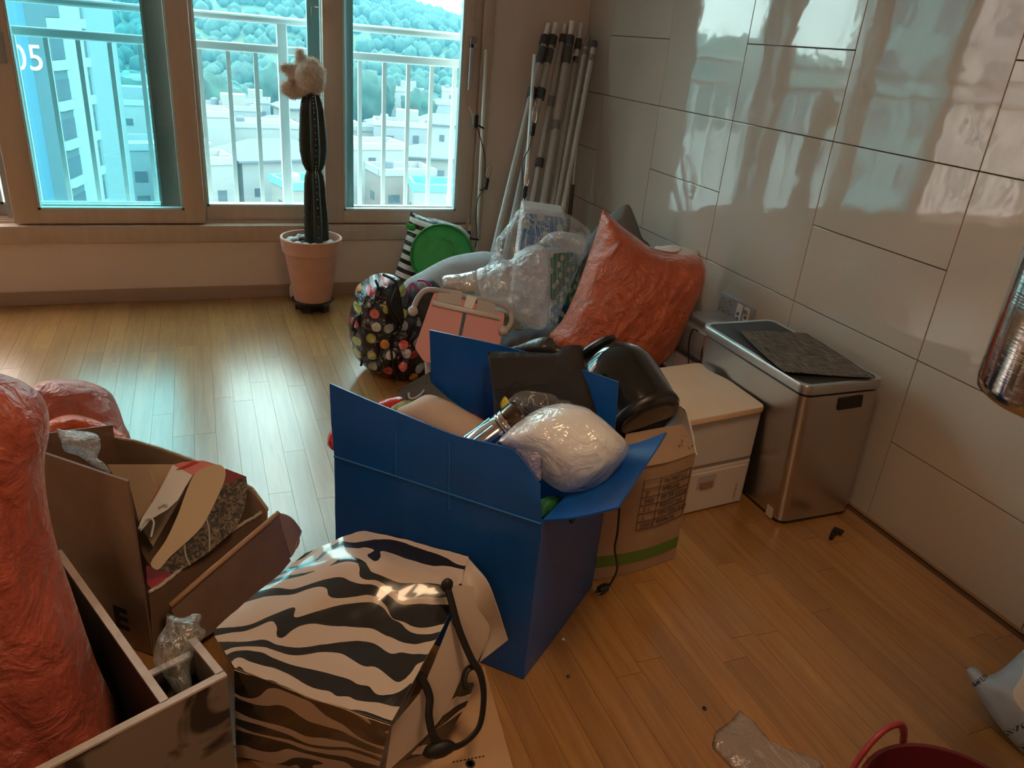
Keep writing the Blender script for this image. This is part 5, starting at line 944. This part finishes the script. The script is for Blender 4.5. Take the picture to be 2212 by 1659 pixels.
MB().tube(spline([zq(p, o_) for p, o_ in (((1880, 940), .0), ((1820, 980), .0), ((1800, 1040), .0), ((1810, 1100), .0))], 6), .008, 8, flat=.5).build('handle', rib, t, True); MB().sphere(zq((1690, 430), .008), .014, 10, 8, (1, .7, 1.2)).build('knot', rib, t, True); MB().sphere(zq((1640, 1490), .0), .02, 10, 8, (1.8, .8, 1)).build('knot', rib, t, True)
# cardboard sheet under the bag
q = [at(*p, 2, .003) for p in ((905, 1500), (1046, 1438), (1112, 1672), (1090, 1740), (700, 1760), (540, 1640), (500, 1605), (640, 1560))]; Q = np.array(q); t = thing('cardboard_sheet', 'flat cardboard sheet lying under the zebra bag', 'cardboard', (Q[:, 0].mean(), Q[:, 1].mean(), 0)); MB().slab(Q if np.cross(Q[1]-Q[0], Q[-1]-Q[0])[2] > 0 else Q[::-1], .0025).build('sheet', mat('card_orange', (.50, .30, .16), .7, var=.08), t)
for k in range(9): p = at(980+k*8, 1646-k*1.5, 2, .0035); MB().box(p-np.array([.0025, .0015, 0]), p+np.array([.0025, .0015, .0006])).build('print_mark', ink, t)
p = at(1016, 1650, 2, .0035); MB().lathe([(.011, 0), (.011, .0006), (.007, .0006), (.007, .0)], p, seg=18).build('print_mark', ink, t)
# ================================================================== LEFT CARTON and its contents
K, Rr, FLc = np.array([-2.315, -2.72, 0]), np.array([-2.03, -2.49, 0]), np.array([-2.69, -2.39, 0]); BLc = FLc+(Rr-K)
t = thing('cardboard_box', 'open brown cardboard box with torn edges at the left', 'box', (K+BLc)/2)
def sheet(nm, lo, hi, m, par, th=.006, rag=0, both=None, wr=.0012, nu=26):
    if rag: hi = [p+up3*random.uniform(-rag, rag) for p in hi]
    return patch(nm, [lo, [L3(a, b, .5) for a, b in zip(lo, hi)], hi], m, par, nu, 12, wr=wr, ws=9, th=th, both=both)
def wl_(a, b, k): return [L3(a, b, s_) for s_ in np.linspace(0, 1, k)]
lo = wl_(FLc, K, 8); sheet('front_panel', [p+up3*.003 for p in lo], [p+up3*(.51-.01*i/7) for i, p in enumerate(lo)], kraft, t, both=kraft_d)
lo = wl_(K, Rr, 14); hi = [onp(*q, K, nrm(np.cross(Rr-K, up3))) for q in zip(np.linspace(322, 578, 14), 1280-np.r_[0, 12, 26, 42, 58, 74, 90, 105, 118, 131, 144, 156, 168, 180])]
sheet('side_panel', [p+up3*.003 for p in lo], hi, kraft_d, t, rag=.003, nu=40); MB().tube([p+up3*random.uniform(-.002, .003) for p in resample(np.array(hi), .008, False)], .0045, 6).build('torn_edge', torn, t)
lo = wl_(Rr, BLc, 8); hi = [onp(*q, Rr, nrm(np.cross(BLc-Rr, up3))) for q in ((578, 1100), (545, 1055), (480, 1018), (420, 995), (350, 970), (290, 952), (245, 944), (215, 942))]
sheet('back_panel', [p+up3*.003 for p in lo], hi, kraft_d, t, rag=.003, nu=40, both=kraft); MB().tube([p for p in resample(np.array(hi), .01, False)], .004, 6).build('torn_edge', torn, t)
lo = wl_(BLc, FLc, 6); sheet('side_panel', [p+up3*.003 for p in lo], [p+up3*(.36+.02*i) for i, p in enumerate(lo)], kraft_d, t); MB().slab([K+up3*.008, Rr+up3*.008, BLc+up3*.008, FLc+up3*.008], .005).build('bottom', kraft_d, t)
fd = nrm(FLc-K); pe = onp(248, 1352, K, nrm(np.cross(fd, up3))); nf = nrm(np.cross(up3, fd)); nf = nf if nf@(CAM-K) > 0 else -nf; ex = nrm(K-FLc)
text('box_letter', 'E', (ex, up3, nf, onp(249, 1350, K+nf*.010, nf)), .088, ink, t, .0004, bold=.004)
# outer flap folded down along the torn side
on = nrm(np.cross(Rr-K, up3)); on = on if on@(CAM-K) > 0 else -on; Po = K+on*.05
def oq(q, o_=0): return onp(*q, Po+on*o_, on)
ft = [oq(q) for q in ((368, 1312), (430, 1257), (490, 1206), (550, 1155), (602, 1110))]; fbm = [oq(q, .03) for q in ((405, 1400), (470, 1362), (530, 1312), (590, 1260), (628, 1212))]
for p in fbm+ft: p[2] = max(p[2], .006)
patch('outer_flap', [fbm, ft], kraft_d, t, 16, 8, th=.006); MB().tube([p+up3*.004 for p in ft], .007, 8).build('folded_edge', mat('kraft_edge', (.40, .21, .10), .6), t, True)
cu = spline([oq(q, .0) for q in ((600, 1108), (622, 1112), (640, 1128), (652, 1148))], 4); cl_ = spline([oq(q, .02) for q in ((628, 1205), (632, 1200), (638, 1190), (644, 1172))], 4); patch('curled_flap', [list(cl_), list(cu)], kraft, t, 12, 6, th=.004)
# inside
pp = at(290, 1080, 2, .26); nn = nrm((-.3, -.75, .55))
poly('inner_card', [(232, 1003), (370, 1003), (400, 1060), (330, 1180), (300, 1130)], kraft_in, .005, t, -.03, pp, nn); poly('inner_card', [(278, 1042), (322, 1014), (345, 1070), (300, 1125)], kraft_in, .005, t, .0, pp, nn); poly('inner_card', [(296, 1120), (370, 1090), (378, 1150), (330, 1235), (305, 1190)], kraft_d, .005, t, -.06, pp, nn)
poly('red_sheet', [(316, 1222), (380, 1240), (400, 1230), (345, 1262), (330, 1275), (318, 1262)], mat('red_card', (.42, .015, .02), .4), .003, t, .0, at(345, 1250, 2, .17), nrm((-.3, -.3, .9)))
pillow('bubble_wrap', [(120, 925), (140, 930), (165, 930), (200, 935), (215, 945), (217, 970), (210, 990), (225, 1000), (240, 1022), (205, 1008), (170, 985), (140, 975), (130, 950)], at(180, 970, 2, .48), nrm((-.2, -.75, .6)), .02, .03, film('bubble', (.86, .88, .9), .35, bscale=90, bump=1), wr=.008, ws=20, res=.007); tag(COL.objects[-1], 'crumpled bubble wrap sticking out of the cardboard box', 'bubble wrap')
# shopping bag in the carton
def Zs(*pts): return [(280+x/5.353, 980+y/5.353) for x, y in pts]
PS = at(335, 1222, 2, .215); nS = nrm((-.05, -.62, .78)); t = thing('shopping_bag', 'printed paper shopping bag with white and dark sides in the cardboard box', 'paper bag', PS-np.array([0, 0, .05]))
leaf = spline(Zs((240, 1270), (345, 1110), (430, 980), (560, 700), (640, 480), (740, 250), (860, 160), (1000, 125), (1080, 150), (1110, 220), (1090, 330), (1030, 470), (950, 640), (830, 850), (650, 1030), (460, 1200), (330, 1340)), 3, True)
poly('inner_liner', leaf, mat('bag_tan', (.55, .40, .26), .6), .003, t, .0, PS, nS)
poly('white_side', Zs((500, 130), (735, 245), (640, 400), (560, 540), (440, 650), (250, 760), (130, 900), (100, 870), (150, 740), (270, 560), (400, 330)), mat('bag_white', (.72, .68, .66), .4), .003, t, -.008, PS, nS)
poly('red_band', Zs((500, 125), (620, 95), (850, 80), (1000, 122), (860, 160), (735, 248)), mat('bag_pink', (.66, .20, .20), .4), .003, t, -.004, PS, nS)
poly('red_streak', Zs((540, 180), (740, 90), (800, 95), (640, 165), (545, 182)), mat('bag_red', (.55, .03, .02), .4), .002, t, .001, PS, nS)
def woodprint():
    m, nt, bs, L = nodes('bark_print'); tc = nt.nodes.new('ShaderNodeTexCoord'); n1 = nt.nodes.new('ShaderNodeTexNoise'); n1.inputs['Scale'].default_value = 60; n1.inputs['Detail'].default_value = 6; n1.inputs['Distortion'].default_value = 2; L(tc.outputs['Object'], n1.inputs['Vector'])
    cr = nt.nodes.new('ShaderNodeValToRGB'); e = cr.color_ramp.elements; e[0].position = .42; e[0].color = (.012, .013, .017, 1); e[1].position = .75; e[1].color = (.30, .21, .12, 1); L(n1.outputs['Fac'], cr.inputs[0]); L(cr.outputs[0], bs.inputs['Base Color']); bs.inputs['Roughness'].default_value = .35; return m
poly('printed_side', Zs((1100, 300), (1350, 270), (1365, 400), (1330, 620), (1240, 860), (900, 1160), (560, 1380), (330, 1350), (650, 1040), (950, 640)), woodprint(), .003, t, -.012, PS, nS)
poly('maroon_band', Zs((1105, 170), (1350, 265), (1240, 300), (1150, 350), (1105, 320)), mat('bag_maroon', (.20, .02, .03), .4), .003, t, -.008, PS, nS)
cordw = mat('cord_white', (.62, .58, .52), .7)
for pts in ([(120, 870), (190, 760), (250, 750), (280, 800), (265, 880), (248, 965)], [(350, 610), (400, 580), (440, 600)]): MB().tube(spline([onp(*q, PS+nS*.006, nS) for q in Zs(*pts)], 6), .0028, 7).build('rope_handle', cordw, t, True)
for pts in ([(890, 750), (920, 900), (925, 1130)], [(635, 1050), (650, 1180), (700, 1290)]): MB().tube(spline([onp(*q, PS-nS*.009, nS) for q in Zs(*pts)], 6), .0026, 7).build('rope_handle', mat('cord_tan', (.36, .31, .26), .7), t, True)
wx = nrm(onp(*Zs((400, 380))[0], PS, nS)-onp(*Zs((150, 800))[0], PS, nS)); wy = nrm(np.cross(nS, wx)); text('red_text', 'relax', (wx, wy, nS, onp(*Zs((285, 570))[0], PS-nS*.006, nS)), .022, MATS['bag_red'], t, .0004)
# ================================================================== FOREGROUND LEFT: crate, sacks, crumpled wrap
O = np.array([-2.143, -3.142, 0]); a_ = np.array([-.911, -.412, 0]); b_ = np.array([-.412, .911, 0]); CH = .30
def marble():
    m, nt, bs, L = nodes('dark_marble_film'); tc = nt.nodes.new('ShaderNodeTexCoord'); n1 = nt.nodes.new('ShaderNodeTexNoise'); n1.inputs['Scale'].default_value = 7; n1.inputs['Detail'].default_value = 3; n1.inputs['Distortion'].default_value = 1.5; L(tc.outputs['Object'], n1.inputs['Vector'])
    cr = nt.nodes.new('ShaderNodeValToRGB'); e = cr.color_ramp.elements; e[0].position = .38; e[0].color = (.02, .018, .017, 1); e[1].position = .5; e[1].color = (.20, .16, .13, 1); L(n1.outputs['Fac'], cr.inputs[0]); L(cr.outputs[0], bs.inputs['Base Color']); bs.inputs['Roughness'].default_value = .35; return m
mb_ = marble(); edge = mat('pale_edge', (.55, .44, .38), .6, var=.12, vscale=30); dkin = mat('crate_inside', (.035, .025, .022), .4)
t = thing('divided_crate', 'dark marbled crate with pale edges and a divider in the foreground', 'crate', O+a_*.28+b_*.28)
def cbox(a0, a1, b0, b1, z0, z1, nm, m): return MB().hexa([O+a_*x+b_*y+up3*z for z in (z0, z1) for x, y in ((a0, b0), (a0, b1), (a1, b1), (a1, b0))]).build(nm, m, t)
W_, L_, q = .52, .58, .013; pk_ = .13
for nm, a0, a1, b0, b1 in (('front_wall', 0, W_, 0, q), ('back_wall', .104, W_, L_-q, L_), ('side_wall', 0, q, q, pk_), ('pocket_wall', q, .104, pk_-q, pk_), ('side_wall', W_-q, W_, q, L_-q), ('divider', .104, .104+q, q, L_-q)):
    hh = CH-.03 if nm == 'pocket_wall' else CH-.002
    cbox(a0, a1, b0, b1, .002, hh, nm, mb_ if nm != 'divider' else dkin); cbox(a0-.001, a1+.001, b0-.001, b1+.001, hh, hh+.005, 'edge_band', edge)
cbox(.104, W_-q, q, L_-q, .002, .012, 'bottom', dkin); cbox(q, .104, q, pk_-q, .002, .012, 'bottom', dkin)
pillow('crumpled_wrap', [(345, 1445), (330, 1425), (340, 1380), (358, 1350), (360, 1325), (375, 1330), (395, 1335), (420, 1325), (436, 1330), (430, 1352), (445, 1365), (425, 1400), (410, 1440), (415, 1480), (400, 1505), (375, 1490)], O+a_*.055+b_*.12+up3*.29, nrm((.1, -.7, .7)), .03, .05, film('crinkle', (.75, .78, .72), .10, bscale=20, bump=1, rough=.06), wr=.014, ws=22, res=.006); tag(COL.objects[-1], 'crumpled clear wrap in the narrow slot of the crate', 'plastic wrap')
or2 = sackm('sack_red_orange', (.42, .085, .05), .42)
Ps = O+a_*.30+b_*.30; pillow('woven_sack', [(-90, 830), (-30, 803), (25, 814), (62, 832), (98, 866), (107, 930), (96, 1000), (103, 1085), (122, 1175), (160, 1290), (208, 1430), (262, 1565), (200, 1680), (60, 1800), (-120, 1850), (-150, 1200)], np.array([Ps[0], Ps[1], .35]), nrm((.28, -.93, .18)), .09, .12, or2, wr=.036, ws=6.5, an=4.5, ang=1.75, res=.011, zmin=.016); tag(COL.objects[-1], 'large red-orange woven sack standing in the dark crate', 'sack', 'red-orange woven sacks')
P = at(170, 900, 2, .12); pillow('woven_sack', [(72, 835), (100, 822), (140, 820), (185, 823), (235, 845), (256, 880), (268, 915), (282, 950), (268, 1010), (100, 1010), (60, 960), (55, 880)], P, nrm((0, -.72, .68)), .09, .10, or2, wr=.022, ws=6, res=.012, seed=4); tag(COL.objects[-1], 'smaller red-orange sack slumped on the floor behind the cardboard box', 'sack', 'red-orange woven sacks')
pillow('sack_mouth', [(95, 960), (100, 915), (150, 895), (200, 905), (245, 925), (276, 945), (262, 965), (215, 945), (160, 935), (120, 975)], P+np.array([0, -.08, .08]), nrm((0, -.72, .68)), .03, .02, sackm('sack_bright', (.70, .12, .04), .4), COL.objects[-1], wr=.014, ws=14, res=.008)
# ================================================================== FOREGROUND RIGHT
pillow('clear_plastic_bag', [(1598, 1534), (1628, 1556), (1665, 1600), (1700, 1618), (1745, 1632), (1782, 1648), (1765, 1690), (1660, 1720), (1590, 1670), (1537, 1612), (1545, 1580), (1575, 1560)], at(1650, 1620, 2, .003), (0, 0, 1), .010, .002, film('floor_film', (.62, .55, .52), .16, bscale=14, bump=.8, rough=.2), wr=.006, ws=14, res=.010, sharp=True); tag(COL.objects[-1], 'clear plastic bag lying flat on the wood floor', 'plastic bag')
ctr = at(2088, 1795, 2, .26); t = thing('red_tub', 'dark red flexible tub with loop handles at the bottom edge', 'tub', (ctr[0], ctr[1], 0)); rm = mat('tub_red', (.11, .008, .012), .5); R0 = .175; cz = np.array([ctr[0], ctr[1], 0])
autosmooth(MB().lathe([(.02, .004), (.12, .004), (.125, .008), (R0, .25), (R0+.005, .256), (R0+.004, .262), (R0-.004, .262), (R0-.006, .252), (.121, .014), (.02, .012)], cz, seg=56).build('body', rm, t), 50)
hd = nrm(at(1925, 1650, 2, .26)-ctr); sdv = np.cross(up3, hd)
for s_ in (1, -1): MB().tube(spline([cz+hd*s_*(R0)+sdv*w_+up3*z for w_, z in ((-.08, .25), (-.062, .29), (-.035, .318), (0, .328), (.035, .318), (.062, .29), (.08, .25))], 6), .0055, 10, flat=1.5).build('handle', mat('tub_handle', (.30, .035, .045), .4), t, True)
def printed_film():
    m, nt, bs, L = nodes('printed_film'); uv = uvnode(nt, (1, 1, 1), .75); n1 = nt.nodes.new('ShaderNodeTexNoise'); n1.inputs['Scale'].default_value = 4; n1.inputs['Detail'].default_value = 1; L(uv, n1.inputs['Vector'])
    g = math_(nt, 'GREATER_THAN', n1.outputs['Fac'], .47); base = mixc(nt, g, (.66, .60, .57), (.36, .42, .52)); s = nt.nodes.new('ShaderNodeSeparateXYZ'); L(uv, s.inputs[0])
    rowm = math_(nt, 'LESS_THAN', math_(nt, 'FRACT', math_(nt, 'MULTIPLY', s.outputs[0], 26)), .28); blk_ = math_(nt, 'LESS_THAN', math_(nt, 'FRACT', math_(nt, 'MULTIPLY', s.outputs[0], 6.5)), .5)
    mp = nt.nodes.new('ShaderNodeMapping'); mp.inputs['Scale'].default_value = (160, 260, 1); L(uv, mp.inputs[0]); n2 = nt.nodes.new('ShaderNodeTexNoise'); n2.inputs['Scale'].default_value = 1; n2.inputs['Detail'].default_value = 0; L(mp.outputs[0], n2.inputs['Vector'])
    pr = math_(nt, 'MULTIPLY', math_(nt, 'MULTIPLY', rowm, blk_), math_(nt, 'GREATER_THAN', n2.outputs['Fac'], .5)); L(mixc(nt, pr, base, (.05, .06, .10)), bs.inputs['Base Color']); bs.inputs['Roughness'].default_value = .4; return m
pillow('printed_plastic_bag', [(2086, 1446), (2092, 1440), (2112, 1443), (2122, 1458), (2145, 1456), (2172, 1440), (2195, 1418), (2240, 1385), (2300, 1400), (2320, 1600), (2270, 1680), (2212, 1628), (2160, 1572), (2115, 1505), (2098, 1472)], at(2190, 1560, 2, .05), nrm((-.35, -.55, .75)), .06, .06, printed_film(), wr=.012, ws=8, res=.012); o = COL.objects[-1]; tag(o, 'pale blue printed plastic bag lying by the tiled wall', 'plastic bag')
p = at(1800, 1158, 2, .003); t = thing('plastic_clip', 'small black plastic clip on the floor beside the steel bin', 'clip', p); ang = rot_axes(.5); MB().box((-.03, -.006, 0), (.02, .006, .01), .002, M=ang, c=p).box((-.03, -.006, 0), (-.02, .006, .028), .002, M=ang, c=p).box((.0, -.006, 0), (.012, .006, .024), .002, M=ang, c=p).build('body', black, t); MB().box((.015, -.02, .004), (.05, .014, .009), .002, M=ang, c=p).build('tab', black, t)
for (px, py, s_, m_, lb) in ((1217, 1381, .004, white_pl, 'tiny white crumb on the floor right of the blue box'), (1228, 1461, .004, black, 'tiny dark crumb on the floor right of the blue box'), (1522, 1530, .005, black, 'dark speck on the floor above the clear plastic bag')):
    MB().sphere(at(px, py, 2, .003), s_, 8, 6, (1, 1.3, .7)).build('crumb', m_); tag(COL.objects[-1], lb, 'crumb')
# pendant lamp, polished steel, at the right edge
Cb = CAM+ray(2290, 880)*(1.15/FPX); t = thing('pendant_lamp', 'polished steel cylinder pendant lamp at the right edge', 'pendant lamp', (Cb[0], Cb[1], Cb[2])); ps_ = mat('polished_steel', (.60, .60, .59), .10, 1, bump=.06, bscale=5, stretch=(1, 1, 60)); RP = .118
MB().lathe([(RP-.035, .012), (RP-.03, .0), (RP-.014, .001), (RP-.003, .009), (RP, .025), (RP, .55), (RP-.01, .565), (.02, .57)], Cb, seg=64, capped=False).build('shade', ps_, t, True); MB().lathe([(RP-.03, .01), (.01, .012)], Cb, seg=40).build('diffuser', white_pl, t); MB().tube([Cb+up3*.57, np.array([Cb[0], Cb[1], ZC])], .006, 10).build('rod', ps_, t); MB().lathe([(.05, 0), (.05, .02), (.01, .021)], (Cb[0], Cb[1], ZC-.022), seg=24).build('ceiling_cup', ps_, t)
